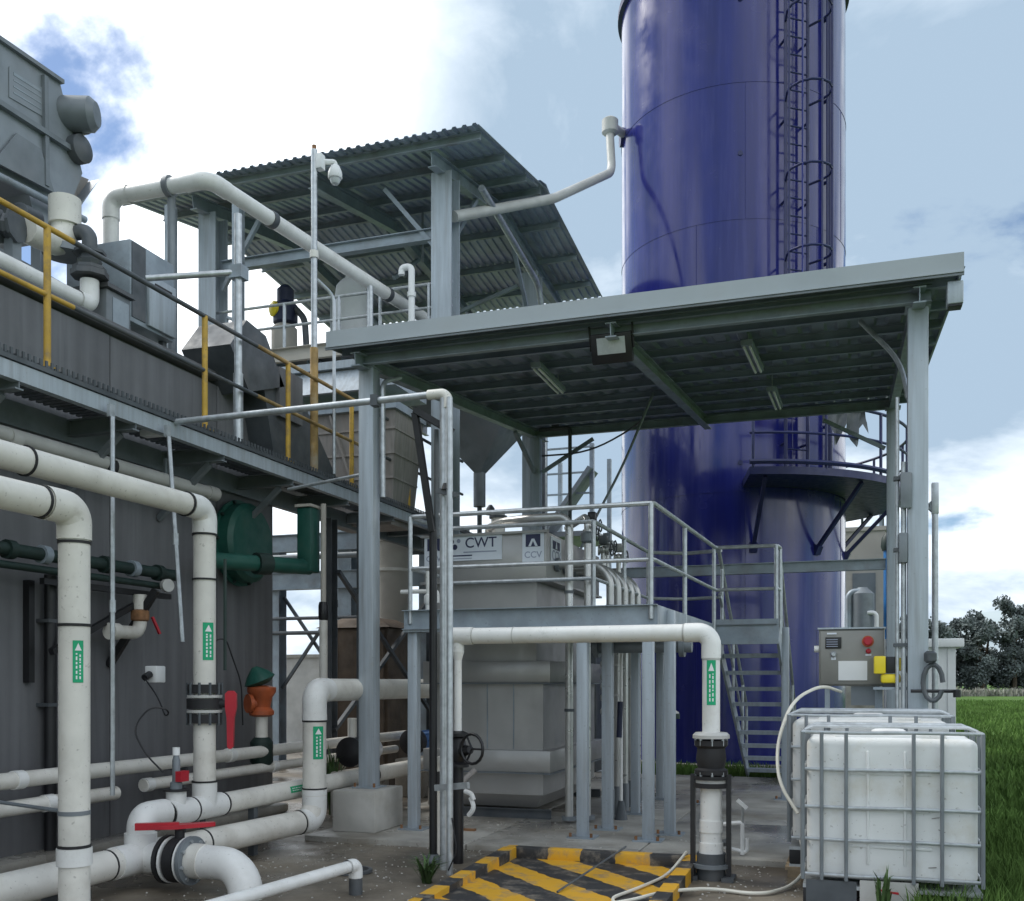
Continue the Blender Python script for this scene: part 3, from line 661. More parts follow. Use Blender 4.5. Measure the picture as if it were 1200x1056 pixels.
def valve_body(t, c, ax, r, m='steel_dark', name='valve_body'):
    return obj(name, MB().lathe([(r, -.09), (r, -.06), (r*.6, -.05), (r*.75, 0), (r*.6, .05), (r, .06), (r, .09)], c, ax, n=8, smooth=False), m, t)
t = thing('upper_feed_pipe', 'white pipe above the yellow railing turning up into a dark flange', 'pipe', (-6.75, 6.5, 4.8))
obj('pipe', MB().tube([(-6.75, 2.5, 5.02), (-6.75, 7.66, 5.02), (-6.75, 7.66, 5.22)], .075, n=18, fil=.12), 'pvc_new', t)
obj('elbow', MB().tube([(-6.75, 7.5, 5.02), (-6.75, 7.66, 5.02), (-6.75, 7.66, 5.25)], .085, n=18, fil=.13, caps=False), 'pvc_new', t)
obj('flange', MB().cyl((-6.75, 7.66, 5.28), (-6.75, 7.66, 5.33), .17, n=8), 'steel_dark', t)
valve_body(t, (-6.75, 7.66, 5.43), (0, 0, 1), .15)
obj('pipe', MB().tube([(-6.75, 7.66, 5.5), (-6.75, 7.66, 5.72), (-7.3, 7.66, 5.72)], .07, fil=.1), 'steel_dark', t)
t = thing('upper_branch_pipe', 'white branch pipes with dark valve and elbow above the tank wall', 'pipe', (-7.2, 7.2, 4.8))
obj('pipe', MB().tube([(-8.8, 6.7, 5.45), (-7.15, 6.9, 5.5)], .085, n=18), 'pvc', t)
valve_body(t, (-7.05, 7.0, 5.52), (1, .2, 0), .15)
obj('elbow', MB().tube([(-7.0, 7.15, 5.55), (-7.0, 7.62, 5.58), (-7.0, 7.62, 6.0)], .12, n=18, fil=.18), 'pvc', t)
obj('collar', MB().cyl((-7.0, 7.62, 5.78), (-7.0, 7.62, 6.03), .145, n=20), 'pvc', t)
obj('flange', MB().cyl((-7.0, 7.62, 5.50), (-7.0, 7.62, 5.56), .2, n=20), 'steel_mid', t)
obj('motor', MB().lathe([(.08, 0), (.11, .02), (.11, .22), (.06, .25)], (-7.35, 7.4, 5.85), (0, 1, .1)), 'steel_dark', t)
obj('support', MB().box((-7.1, 7.0, 4.72), (-7.0, 7.1, 5.42)), 'steel_mid', t)
obj('support', MB().box((-8.4, 6.7, 4.72), (-8.3, 6.8, 5.4)), 'steel_mid', t)
t = thing('steel_box', 'grey sheet steel control box with slotted door above the tank wall', 'box', (-7, 8.5, 4.75))
obj('body', MB().bbox((-7.5, 8.18, 5.05), (-6.72, 8.86, 5.86), .015), 'steel_grey', t)
d = obj('door', MB().bbox((-6.719, 8.42, 5.08), (-6.68, 8.84, 5.60), .008), 'steel_light', t)
obj('slot', MB().box((-6.679, 8.50, 5.48), (-6.670, 8.76, 5.53)), 'black', d)
obj('recess', MB().box((-6.719, 8.2, 5.10), (-6.71, 8.40, 5.84)), 'steel_dark', t)
for y in (8.25, 8.8): obj('leg', MB().box((-7.4, y - .03, 4.72), (-7.34, y + .03, 5.05)).box((-6.85, y - .03, 4.80), (-6.79, y + .03, 5.05)), 'steel_dark', t)
t = thing('pump_box', 'smaller dark grey gearbox below the slotted box', 'box', (-6.9, 7.9, 4.75))
obj('body', MB().bbox((-7.3, 7.78, 4.80), (-6.66, 8.12, 5.22), .015), 'steel_mid', t)
obj('cover', MB().box((-6.659, 7.86, 4.83), (-6.652, 8.08, 5.16)), 'steel_grey', t)
obj('flange', MB().box((-7.35, 7.75, 5.221), (-6.62, 8.14, 5.26)), 'steel_dark', t)

# long diagonal pipe from the machine towards the roofed tower
t = thing('overhead_pipe', 'long white overhead pipe crossing from the machine to the roofed tower', 'pipe', (-7, 10, 5))
pts = [(-7.9, 9.3, 4.8), (-7.9, 9.3, 6.95), (-6.61, 9.3, 6.95), (-6.03, 14.03, 6.93), (-5.95, 14.7, 6.4)]
obj('pipe', MB().tube(pts, .086, n=20, fil=.16), 'pvc_new', t)
d = (V(pts[3]) - V(pts[2])).normalized()
for k in (1.05, 3.55): c = V(pts[2]) + d * k; obj('coupling', MB().cyl(c - d*.04, c + d*.04, .098, n=20), 'steel_dark', t)
obj('elbow', MB().tube([(-7.9, 9.3, 6.7), (-7.9, 9.3, 6.95), (-7.65, 9.3, 6.95)], .094, n=20, fil=.17, caps=False), 'pvc_new', t)
obj('elbow', MB().tube([(-6.9, 9.3, 6.95), (-6.61, 9.3, 6.95), (-6.58, 9.6, 6.95)], .094, n=20, fil=.17, caps=False), 'pvc_new', t)
obj('clamp', MB().cyl((-7.15, 9.3, 6.95), (-7.09, 9.3, 6.95), .115), 'steel_mid', t)
obj('hanger', MB().cyl((-7.12, 9.34, 4.75), (-7.12, 9.34, 6.88), .045), 'steel_mid', t)
obj('hanger', MB().cyl((-6.18, 12.3, 3.85), (-6.18, 12.3, 6.85), .04), 'galv', t)

t = thing('conduit_mast', 'galvanised conduit mast standing on the walkway left of the hopper', 'pole', (-5.8, 8.6, 3.86))
obj('mast', MB().cyl((-5.85, 8.72, 3.86), (-5.85, 8.72, 6.2), .04), 'galv', t)
obj('mast_sleeve', MB().cyl((-5.85, 8.72, 3.86), (-5.85, 8.72, 4.6), .05), 'galv', t)
obj('bracket', MB().box((-5.92, 8.66, 5.55), (-5.78, 8.80, 5.68)), 'steel_grey', t)
obj('tie_rail', MB().cyl((-5.85, 8.72, 5.62), (-6.55, 8.2, 5.45), .03), 'galv', t)

t = thing('camera_mast', 'tall mast with rust stained foot carrying the dome camera', 'pole', (-5.8, 10.14, 3.86))
obj('mast', MB().cyl((-5.8, 10.14, 5.2), (-5.8, 10.14, 7.55), .035), 'galv', t)
obj('foot_sleeve', MB().cyl((-5.8, 10.14, 3.86), (-5.8, 10.14, 5.3), .045), 'rusty_pole', t)
obj('finial', MB().cyl((-5.8, 10.14, 7.55), (-5.8, 10.14, 7.60), .025), 'rust', t)
obj('clamp', MB().cyl((-5.8, 10.14, 6.32), (-5.8, 10.14, 6.4), .05), 'pvc', t)
obj('side_conduit', MB().tube([(-5.8, 10.2, 6.1), (-5.66, 10.35, 5.95), (-5.66, 10.35, 3.9)], .02, n=8, fil=.1), 'galv', t)
t = thing('dome_camera', 'white dome security camera mounted at the mast top', 'camera', (-5.65, 10.3, 7.35))
obj('arm', MB().tube([(-5.8, 10.14, 7.42), (-5.62, 10.3, 7.46), (-5.62, 10.3, 7.40)], .03, n=8, fil=.04), 'white_paint', t)
obj('bracket', MB().bbox((-5.78, 10.12, 7.33), (-5.70, 10.22, 7.50), .01), 'white_paint', t)
obj('shell', MB().lathe([(.025, .15), (.05, .13), (.08, .06), (.082, 0), (.075, -.01)], (-5.62, 10.3, 7.28)), 'white_paint', t)
obj('dome', MB().lathe([(.062, 0), (.058, -.03), (.042, -.06), (.0, -.072)], (-5.62, 10.3, 7.27)), 'lens', t)

# ================================================================== ROOFED TOWER BEHIND
def corrug(x0, x1, pA, pB, pitch=.135, h=.028, th=.004):
    """trapezoid sheet, ribs run from pA=(y,z) to pB; x0..x1 across"""
    n = max(1, round((x1 - x0) / pitch)); w = (x1 - x0) / n; prof_ = []
    for i in range(n):
        a = x0 + i * w; prof_ += [(a, 0), (a + w*.30, 0), (a + w*.42, h), (a + w*.72, h), (a + w*.84, 0)]
    prof_.append((x1, 0)); mb = MB(); vs_ = []
    for (y, z) in (pA, pB):
        for s in (0, th): vs_ += [(x, y, z + hh + s) for x, hh in prof_]
    k = len(prof_); fs = []
    for i in range(k - 1):
        fs += [(i, i+1, 2*k+i+1, 2*k+i), (k+i+1, k+i, 3*k+i, 3*k+i+1), (i+1, i, k+i, k+i+1), (2*k+i, 2*k+i+1, 3*k+i+1, 3*k+i)]
    fs += [(0, 2*k, 3*k, k), (k-1, 2*k-1, 4*k-1, 3*k-1)]
    return mb.add(vs_, fs)
t = thing('roofed_tower', 'steel tower with corrugated gable roof and raised deck behind the canopy', 'tower', (-7.3, 15, 0))
TX0, TX1 = -10.4, -4.59
EA, RI, EB = (12.2, 8.70), (15.26, 9.28), (19.0, 8.93)
n = 6; w = (TX1 - TX0) / n
for i in range(n):
    for (a, b, dz) in ((EA, RI, 0), (RI, EB, -.004)):
        obj('roof_sheet', corrug(TX0 + i*w - .012, TX0 + (i+1)*w + .012, (a[0], a[1] + dz + .003*(i % 2)), (b[0], b[1] + dz + .003*(i % 2))), 'zinc_sky', t)
obj('ridge_cap', MB().poly([(TX0, 14.95, 9.285), (TX0, 15.26, 9.35), (TX0, 15.57, 9.29), (TX0, 15.26, 9.365)], (TX1 - TX0, 0, 0)), 'zinc', t)
def rz_(y): return EA[1] + (RI[1]-EA[1]) * (y-EA[0]) / (RI[0]-EA[0]) if y < RI[0] else RI[1] + (EB[1]-RI[1]) * (y-RI[0]) / (EB[0]-RI[0])
for y in (12.45, 13.4, 14.4, 15.12, 16.2, 17.3, 18.3): obj('purlin', MB().chan((TX0 + .05, y, rz_(y) - .062), (TX1 - .05, y, rz_(y) - .062), .11, .05), 'steel_grey', t)
for x in (-9.16, -7.2, -5.37):
    obj('rafter', MB().ibeam((x, 12.5, rz_(12.5) - .22), (x, 15.26, rz_(15.26) - .22), .2, .12), 'steel_grey', t)
    obj('rafter', MB().ibeam((x, 15.27, rz_(15.26) - .22), (x, 18.8, rz_(18.8) - .22), .2, .12), 'steel_grey', t)
for x in (-9.16, -5.37):
    obj('column', MB().ibeam((x, 13.0, 0), (x, 13.0, 8.53), .32, .30, .02, .014, up=(0, 1, 0)), 'steel_light', t)
    obj('column', MB().ibeam((x, 17.0, 0), (x, 17.0, 8.70), .30, .28, .02, .014, up=(0, 1, 0)), 'steel_light', t)
obj('column', MB().ibeam((-9.5, 12.45, 4.0), (-9.5, 12.45, 8.5), .14, .12), 'steel_grey', t)
obj('column', MB().ibeam((-8.35, 12.45, 4.0), (-8.35, 12.45, 8.45), .14, .12), 'steel_grey', t)
obj('tie_beam', MB().ibeam((-9.0, 13.0, 7.75), (-5.54, 13.0, 7.75), .16, .12), 'steel_grey', t)
obj('tie_beam', MB().ibeam((-9.0, 17.0, 8.0), (-5.54, 17.0, 8.0), .16, .12), 'steel_grey', t)
for p_, q_ in (((-5.55, 13, 7.6), (-6.3, 13, 8.5)), ((-9.0, 13, 7.4), (-8.3, 13, 8.45)), ((-5.37, 13.3, 7.8), (-5.37, 14.2, 8.75)), ((-5.37, 16.7, 8.0), (-5.37, 15.8, 8.9)), ((-7.2, 15.2, 8.2), (-7.2, 16.2, 8.9)), ((-8.9, 16.9, 7.5), (-5.6, 16.9, 8.5))):
    obj('brace', MB().bar(p_, q_, .06, .06), 'steel_grey', t)
obj('hanger_rod', MB().cyl((-6.6, 15, 8.3), (-6.6, 15, 9.1), .02, n=6), 'steel_mid', t)
obj('deck', MB().box((-9.4, 12.85, 6.28), (-5.2, 17.4, 6.33)), 'steel_dark', t)
obj('deck_edge', MB().chan((-9.4, 12.85, 6.25), (-5.2, 12.85, 6.25), .2, .07), 'beige', t)
for i in range(8): obj('deck_joist', MB().ibeam((-9.2 + i*.56, 12.95, 6.18), (-9.2 + i*.56, 17.3, 6.18), .18, .08), 'steel_grey', t)
for z in (6.72, 7.05):
    obj('guard_rail', MB().cyl((-9.3, 12.95, z), (-5.25, 12.95, z), .022, n=8), 'galv', t)
    obj('guard_rail', MB().cyl((-9.3, 12.95, z), (-9.3, 17.3, z), .022, n=8), 'galv', t)
for x in (-9.3, -8.75, -7.9, -7.0, -6.35, -5.6): obj('guard_post', MB().cyl((x, 12.95, 6.33), (x, 12.95, 7.06), .025, n=8), 'galv', t)
obj('gate_loop', MB().tube([(-8.85, 12.9, 6.3), (-8.85, 12.9, 6.95), (-8.55, 12.75, 6.80), (-8.55, 12.75, 6.3)], .025, n=8, fil=.06), 'steel_grey', t)
obj('downpipe', MB().tube([(-4.95, 13.3, 8.45), (-5.02, 16.2, 8.2), (-5.02, 16.6, 7.6), (-5.02, 16.6, 3.0)], .05, n=10, fil=.15), 'galv', t)
t = thing('deck_mixer', 'dark blue drive motor with yellow cap over a pale gearbox on the tower deck', 'motor', (-8.39, 13.8, 6.33))
obj('stand', MB().bbox((-8.62, 13.6, 6.33), (-8.2, 14.0, 6.6), .02), 'steel_dark', t)
obj('gearbox', MB().lathe([(.18, 0), (.2, .05), (.2, .42), (.14, .48)], (-8.42, 13.8, 6.6)), 'beige', t)
obj('motor', MB().lathe([(.15, 0), (.19, .03), (.19, .3), (.13, .36), (.13, .55), (.06, .62)], (-8.4, 13.8, 7.08)), 'navy', t)
obj('cap', MB().lathe([(.12, 0), (.12, .05), (.06, .09)], (-8.5, 13.68, 7.30), (-.5, -.85, 0)), 'yellow_clean', t)
obj('cable_bundle', MB().tube([(-8.2, 13.8, 7.3), (-8.0, 13.7, 7.1), (-7.95, 13.7, 6.35)], .05, n=8, fil=.12), 'steel_dark', t)
t = thing('deck_drum', 'white plastic drum with domed shoulders on the tower deck', 'drum', (-7.62, 14.5, 6.33))
obj('shell', MB().lathe([(.22, 0), (.25, .04), (.26, .5), (.25, .9), (.26, 1.35), (.24, 1.5), (.15, 1.6)], (-7.62, 14.5, 6.34)), 'white_paint', t)
obj('lid', MB().cyl((-7.62, 14.5, 7.94), (-7.62, 14.5, 7.99), .1), 'white_paint', t)
t = thing('vent_pipe', 'white gooseneck vent pipe beside the thick tower column', 'pipe', (-5.75, 13.3, 6.33))
obj('pipe', MB().tube([(-5.75, 12.7, 6.0), (-5.75, 12.7, 7.22), (-5.9, 12.7, 7.22), (-5.9, 12.7, 7.12)], .045, n=12, fil=.06), 'white_paint', t)
obj('clamp', MB().cyl((-5.75, 12.7, 6.8), (-5.75, 12.7, 6.86), .06), 'white_paint', t)

# hopper under the tower
t = thing('sludge_hopper', 'brown grey steel hopper with stiffening ribs below the tower deck', 'hopper', (-6.6, 13, 3.9))
obj('upper_box', MB().box((-7.55, 11.9, 5.35), (-5.62, 12.8, 5.62)), 'beige', t)
for z, e in ((5.62, .1), (5.34, .08), (5.05, .06)): obj('flange_band', MB().box((-7.6 - e, 11.9 - e, z), (-5.6 + e*.2, 12.83, z + .10)), 'steel_light' if z > 5.2 else 'steel_grey', t)
obj('canted_plate', MB().poly([(-7.7, 11.7, 5.28), (-7.7, 11.86, 5.6), (-7.7, 11.89, 5.6), (-7.7, 11.74, 5.27)], (1.9, 0, 0)), 'steel_light', t)
obj('cone', MB().frustum((-6.75, 12.1), (-5.75, 12.8), 3.9, (-7.5, 11.92), (-5.63, 12.82), 5.05), 'hopper', t)
for k in range(3):
    f = .25 + k * .27; xx0 = -6.75 - .75 * f; xx1 = -5.75 + .12 * f; yy = 12.1 - .18 * f; z = 3.9 + 1.15 * f
    obj('rib', MB().box((xx0 - .01, yy - .02, z), (xx1 + .012, 12.8, z + .03)), 'hopper', t)
for k in range(3):
    f = (k + 1) / 4; obj('vertical_rib', MB().bar((-6.75 + 1.0*f, 12.08, 3.92), (-7.5 + 1.87*f, 11.9, 5.04), .03, .05), 'hopper', t)
obj('outlet', MB().box((-6.7, 12.15, 3.6), (-5.8, 12.75, 3.899)), 'hopper', t)
t = thing('dark_chute', 'black sloping chute between tank end and hopper', 'chute', (-6.6, 10.8, 3.86))
obj('side', MB().poly([(-6.15, 9.6, 4.95), (-6.15, 10.35, 4.95), (-6.15, 11.5, 3.9), (-6.15, 9.9, 3.9)], (-.7, 0, 0)), 'steel_dark', t)
obj('hood', MB().poly([(-6.1, 8.95, 5.0), (-6.1, 9.25, 5.35), (-6.1, 9.62, 5.3), (-6.1, 10.0, 4.85), (-6.1, 9.3, 4.6)], (-.6, 0, 0)), 'steel_dark', t)
obj('skirt', MB().box((-6.3, 9.9, 4.5), (-6.1, 10.4, 5.05)), 'wall_dark', t)
t = thing('far_hopper', 'dark conical hopper seen between the tower columns', 'hopper', (-5.6, 15.5, 0))
obj('cone', MB().frustum((-5.9, 15.5), (-5.78, 15.7), 4.95, (-6.9, 14.9), (-4.95, 16.4), 6.1), 'steel_mid', t)
for x in (-6.85, -5.0): obj('leg', MB().box((x - .05, 16.3, 0), (x + .05, 16.4, 6.0)), 'steel_dark', t)
obj('outlet', MB().cyl((-5.84, 15.6, 4.4), (-5.84, 15.6, 4.96), .1), 'steel_mid', t)
obj('outlet_pipe', MB().cyl((-5.84, 15.6, 0), (-5.84, 15.6, 4.4), .04), 'steel_dark', t)
t = thing('far_stair_tower', 'distant grey scaffold stair with landings behind the tower columns', 'stair', (-5.8, 24, 0))
for x in (-7.2, -5.9):
    for y in (23.4, 25.2): obj('post', MB().box((x - .05, y - .05, 0), (x + .05, y + .05, 7.2)), 'steel_grey', t)
for z in (3.2, 5.0): obj('landing', MB().box((-7.3, 23.3, z), (-5.8, 25.3, z + .12)), 'steel_mid', t)
for z in (4.2, 4.6, 6.0, 6.5, 7.1): obj('rail', MB().box((-7.25, 23.33, z), (-5.85, 23.38, z + .04)), 'steel_grey', t)
obj('flight', MB().bar((-7.1, 23.5, 5.0), (-5.9, 23.5, 6.6), .7, .1), 'steel_mid', t)
obj('flight', MB().bar((-5.9, 23.5, 3.2), (-7.1, 23.5, 5.0), .7, .1), 'steel_mid', t)
# ================================================================== CANOPY
CX0, CX1 = -4.85, .83
CL, CR, CF, CB = -4.586, .51, 9.107, 14.7
def cz(y): return 4.80 + .109 * (y - 8.75)
t = thing('steel_canopy', 'open grey steel canopy with sloping metal roof over the process skid', 'canopy', (-2, 11.5, 0))
m = [('column', CL, CF, .45), ('column', CR, CF, .3), ('column', CL, CB, .05), ('column', CR, CB, .05)]
for nm, x, y, z0 in m:
    c = obj(nm, MB().bbox((x - .08, y - .08, z0), (x + .08, y + .08, cz(y) - .20), .008), 'steel_light', t)
    obj('base_plate', MB().box((x - .13, y - .13, z0), (x + .13, y + .13, z0 + .015)), 'steel_grey', c)
    for sx in (-1, 1): obj('anchor_bolt', MB().cyl((x + sx*.105, y - .105, z0 + .015), (x + sx*.105, y - .105, z0 + .055), .014, n=6), 'rust', c)
    obj('cap_plate', MB().box((x - .1, y - .1, cz(y) - .215), (x + .1, y + .1, cz(y) - .2)), 'steel_grey', c)
for x in (CL, -2.05, CR): obj('rafter', MB().ibeam((x, 8.8, cz(8.8) - .16), (x, 15.2, cz(15.2) - .16), .13, .10, up=(0, 0, 1)), 'steel_grey', t)
obj('front_beam', MB().chan((CL - .1, CF - .1, cz(CF) - .13), (CR + .1, CF - .1, cz(CF) - .13), .15, .06), 'steel_grey', t)
obj('back_beam', MB().chan((CL, CB, cz(CB) - .165), (CR, CB, cz(CB) - .165), .12, .06), 'steel_grey', t)
for i in range(9):
    y = 8.98 + i * .765
    obj('purlin', MB().chan((CX0 + .03, y, cz(y) - .052), (CX1 - .03, y, cz(y) - .052), .085, .05, .004), 'zinc', t)
n = 6; w = (CX1 - CX0) / n
for i in range(n):
    obj('roof_sheet', corrug(CX0 + i*w - .012, CX0 + (i+1)*w + .012, (8.74, cz(8.74) + .003*(i % 2)), (15.3, cz(15.3) + .003*(i % 2)), .235, .03), 'zinc', t)
fa = obj('fascia', MB().prof((CX0, 8.71, 4.825), (CX1, 8.71, 4.825), [(-.004, -.082), (.03, -.082), (.03, -.074), (.006, -.074), (.006, .082), (-.004, .082)][::-1], up=(0, 0, 1)), 'fascia', t)
obj('fascia_lip', MB().box((CX0, 8.69, 4.722), (CX1, 8.706, 4.74)), 'steel_mid', t)
obj('gutter', MB().box((CX0 + .02, 8.722, 4.75), (CX1 - .02, 8.735, 4.86)), 'steel_grey', t)
for x in (-3.2, -1.4, -.5, .15, .6): obj('roof_screw', MB().cyl((x, 8.78, cz(8.78) + .034), (x, 8.78, cz(8.78) + .085), .022, n=8), 'steel_grey', t)
obj('gutter_outlet', MB().bbox((CX1 - .12, 8.74, 4.52), (CX1 - .0, 8.88, 4.70), .01), 'steel_light', t)
obj('outlet_mouth', MB().box((CX1 - .11, 8.75, 4.505), (CX1 - .01, 8.87, 4.519)), 'black', t)
obj('side_trim', MB().bar((CX0 + .012, 8.74, cz(8.74) - .01), (CX0 + .012, 15.3, cz(15.3) - .01), .02, .07), 'steel_grey', t)
obj('side_trim', MB().bar((CX1 - .012, 8.9, cz(8.9) - .01), (CX1 - .012, 15.3, cz(15.3) - .01), .02, .07), 'steel_grey', t)
obj('tie_beam', MB().ibeam((CL + .09, CB, 3.12), (CR - .09, CB, 3.12), .15, .1), 'steel_grey', t)
for p_, q_ in (((CL, CB - .1, 4.7), (CL, CB - 1.0, cz(CB - 1.0) - .25)), ((CL + .1, CB, 4.7), (CL + .9, CB, 5.15)), ((CR - .1, CB, 4.7), (CR - .9, CB, 5.15))): obj('knee_brace', MB().bar(p_, q_, .05, .05), 'steel_grey', t)
obj('knee_brace', MB().tube([(CR - .07, CF + .05, 3.9), (CR - .12, CF + .3, 4.3), (CR - .45, CF + .6, cz(CF + .6) - .12)], .022, n=8, fil=.3), 'galv', t)
obj('column_conduit', MB().tube([(CL + .14, CF + .02, 3.35), (CL + .14, CF + .02, 4.5), (CL + .2, CF + .3, 4.62)], .025, n=10, fil=.08), 'galv', t)
obj('column_conduit', MB().cyl((CR - .11, CF - .03, .3), (CR - .11, CF - .03, 3.35), .022, n=10), 'galv', t)
obj('column_conduit', MB().cyl((CR - .16, CF - .02, .3), (CR - .16, CF - .02, 3.9), .016, n=10), 'galv', t)
for z in (1.0, 1.8, 2.6, 3.2): obj('conduit_clip', MB().box((CR - .19, CF - .06, z), (CR - .081, CF + .02, z + .03)), 'steel_dark', t)
obj('conduit_box', MB().bbox((CR - .15, CF - .10, 2.5), (CR - .082, CF - .0, 2.75), .01), 'steel_mid', t)
obj('conduit_box', MB().bbox((CR - .14, CF - .115, 2.95), (CR - .05, CF - .082, 3.25), .01), 'steel_mid', t)

for (x, y, w_, lab) in ((CL, CF, .46, 'square concrete plinth under the left canopy column'), (CR, CF, .4, 'concrete plinth under the right canopy column behind the totes')):
    t = thing('concrete_plinth', lab, 'plinth', (x, y, .05), 'plinths under the canopy columns')
    z1 = .45 if x < -1 else .3
    obj('block', MB().bbox((x - w_/2, y - .34, .05), (x + w_/2, y + .3, z1), .012), 'concrete_pale', t)
    obj('grout', MB().box((x - .15, y - .15, z1 - .004), (x + .15, y + .15, z1 + .003)), 'concrete', t)

def strip_light(a, b, lab):
    a, b = V(a), V(b); t = thing('strip_light', lab, 'lamp', tuple(a), 'strip lights under the canopy')
    d = (b - a).normalized()
    obj('housing', MB().bar(a, b, .11, .05, (0, 0, 1)), 'steel_grey', t)
    for s in (-.028, .028):
        off = Vector((s, 0, -.04)); obj('tube', MB().cyl(a + off + d*.04, b + off - d*.04, .013, n=8), 'white_paint', t)
    for k in (.12, .88):
        p_ = a + (b - a) * k; obj('hanger', MB().cyl(p_ + Vector((0, 0, .02)), (p_.x, p_.y, cz(p_.y) - .02), .006, n=6), 'galv', t)
strip_light((-3.12, 10.0, 4.80), (-3.22, 11.3, 4.90), 'strip light hung under the middle of the canopy roof')
strip_light((-.98, 10.0, 4.80), (-.98, 11.3, 4.92), 'strip light hung under the right half of the canopy roof')
strip_light((-.92, 12.3, 4.98), (-.92, 13.5, 5.08), 'strip light farthest back under the canopy, near the blue tank')
t = thing('floodlight', 'square black framed floodlight under the canopy front edge', 'lamp', (-2.08, 9.0, 4.55))
rot = Matrix.Rotation(R(22), 3, 'X')
def fl(a, b, bv=.008):
    mb = MB().bbox(a, b, bv); mb.v = [tuple(rot @ Vector(p) + Vector((-2.08, 8.99, 4.55))) for p in mb.v]; return mb
f = obj('frame', fl((-.19, -.03, -.14), (.19, .04, .125), .012), 'black', t)
obj('lens', fl((-.13, -.036, -.055), (.13, -.0305, .09), .002), 'lens', f)
obj('bracket', fl((-.205, -.01, -.02), (-.192, .03, .2), .004), 'black', t)
obj('bracket', fl((.192, -.01, -.02), (.205, .03, .2), .004), 'black', t)
m = MB().tube([(-2.35, 12.4, cz(12.4) - .12), (-2.7, 12.3, 4.2), (-3.0, 12.2, 3.6), (-3.2, 12.0, 3.1), (-3.15, 11.6, 2.7)], .016, n=8, fil=.4)
tag(obj('hanging_cable', m, 'steel_mid'), 'thin grey cable hanging from the canopy roof to the pipe row', 'cable')
m = MB().tube([(CL + .1, CB, 4.95), (-3.7, CB - .2, 4.9), (-2.9, CB - .4, 5.2), (-2.4, 12.6, cz(12.6) - .1)], .014, n=8, fil=.5)
tag(obj('roof_cable', m, 'steel_dark'), 'dark cable sagging under the canopy roof from the rear column', 'cable')
t = thing('bent_conduit', 'thin dark conduit bent down from the rear left column', 'conduit', (-4.1, 14.6, 2))
obj('pipe', MB().tube([(CL + .08, 14.6, 5.32), (-4.02, 14.6, 5.32), (-4.02, 14.6, .05)], .03, n=8, fil=.05), 'steel_dark', t)
obj('clip', MB().box((-4.3, 14.57, 5.34), (-4.2, 14.63, 5.42)), 'steel_dark', t)
# ================================================================== STAINLESS SKID
t = thing('stainless_skid', 'stainless steel treatment tank with white company signs behind the railing', 'tank', (-3.75, 11.3, .05))
SY = 10.2
def ring(x0, x1, y0, y1, z0, z1): return MB().bbox((x0, y0, z0), (x1, y1, z1), .006)
for yy in (SY + .1, 12.5): obj('base_frame', MB().chan((-4.36, yy, .10), (-3.04, yy, .10), .1, .05), 'steel_dark', t)
obj('base_cone', MB().frustum((-4.30, SY + .16), (-3.22, 12.44), .16, (-4.36, SY + .06), (-3.12, 12.50), .30), 'stainless', t)
obj('lower_body', MB().box((-4.36, SY + .06, .301), (-3.12, 12.50, 1.72)), 'stainless', t)
b = obj('lower_band', ring(-4.46, -3.01, SY - .05, 12.62, .55, .78), 'stainless', t)
obj('band_lip', MB().box((-4.48, SY - .07, .535), (-2.99, 12.64, .549)), 'steel_mid', b)
b = obj('middle_band', ring(-4.46, -3.01, SY - .05, 12.62, 1.50, 1.73), 'stainless', t)
obj('band_lip', MB().box((-4.48, SY - .07, 1.485), (-2.99, 12.64, 1.499)), 'steel_mid', b)
obj('neck', MB().box((-4.34, SY + .05, 1.731), (-3.19, 12.5, 2.60)), 'stainless', t)
obj('upper_box', MB().bbox((-4.47, SY, 2.60), (-3.07, 12.55, 3.10), .006), 'stainless', t)
obj('upper_lip', MB().box((-4.50, SY - .03, 2.575), (-3.04, 12.58, 2.599)), 'stainless', t)
obj('top_lip', MB().box((-4.50, SY - .03, 3.085), (-3.04, SY + .01, 3.11)), 'stainless', t)
for x in (-4.05, -3.75, -3.45): obj('weld_seam', MB().box((x - .006, SY + .055, .79), (x + .006, SY + .0595, 1.484)), 'steel_grey', t)
# signs (flat boards on the front)
s = obj('company_sign', MB().box((-4.23, SY - .012, 2.82), (-3.56, SY - .004, 3.085)), 'white_board', t, 'white board lettered CWT with a dotted logo')
obj('lettering', text_mb('CWT', .155, (-3.80, SY - .014, 3.005), (1, 0, 0), (0, 0, 1), .001, .001), 'ink', s)
obj('text_line', MB().box((-4.0, SY - .0145, 2.905), (-3.62, SY - .0125, 2.917)), 'ink_grey', s)
obj('text_bar', MB().box((-4.22, SY - .0145, 2.868), (-3.90, SY - .0125, 2.882)), 'ink', s)
obj('text_line', MB().box((-4.22, SY - .0145, 2.84), (-3.90, SY - .0125, 2.848)), 'ink_grey', s)
for cx_, cz_, r_, mm in ((-4.135, 3.03, .026, 'ink'), (-4.10, 2.97, .03, 'ink'), (-4.055, 3.035, .022, 'ink_grey')):
    obj('logo_dot', MB().cyl((cx_, SY - .0125, cz_), (cx_, SY - .0145, cz_), r_, n=14), mm, s)
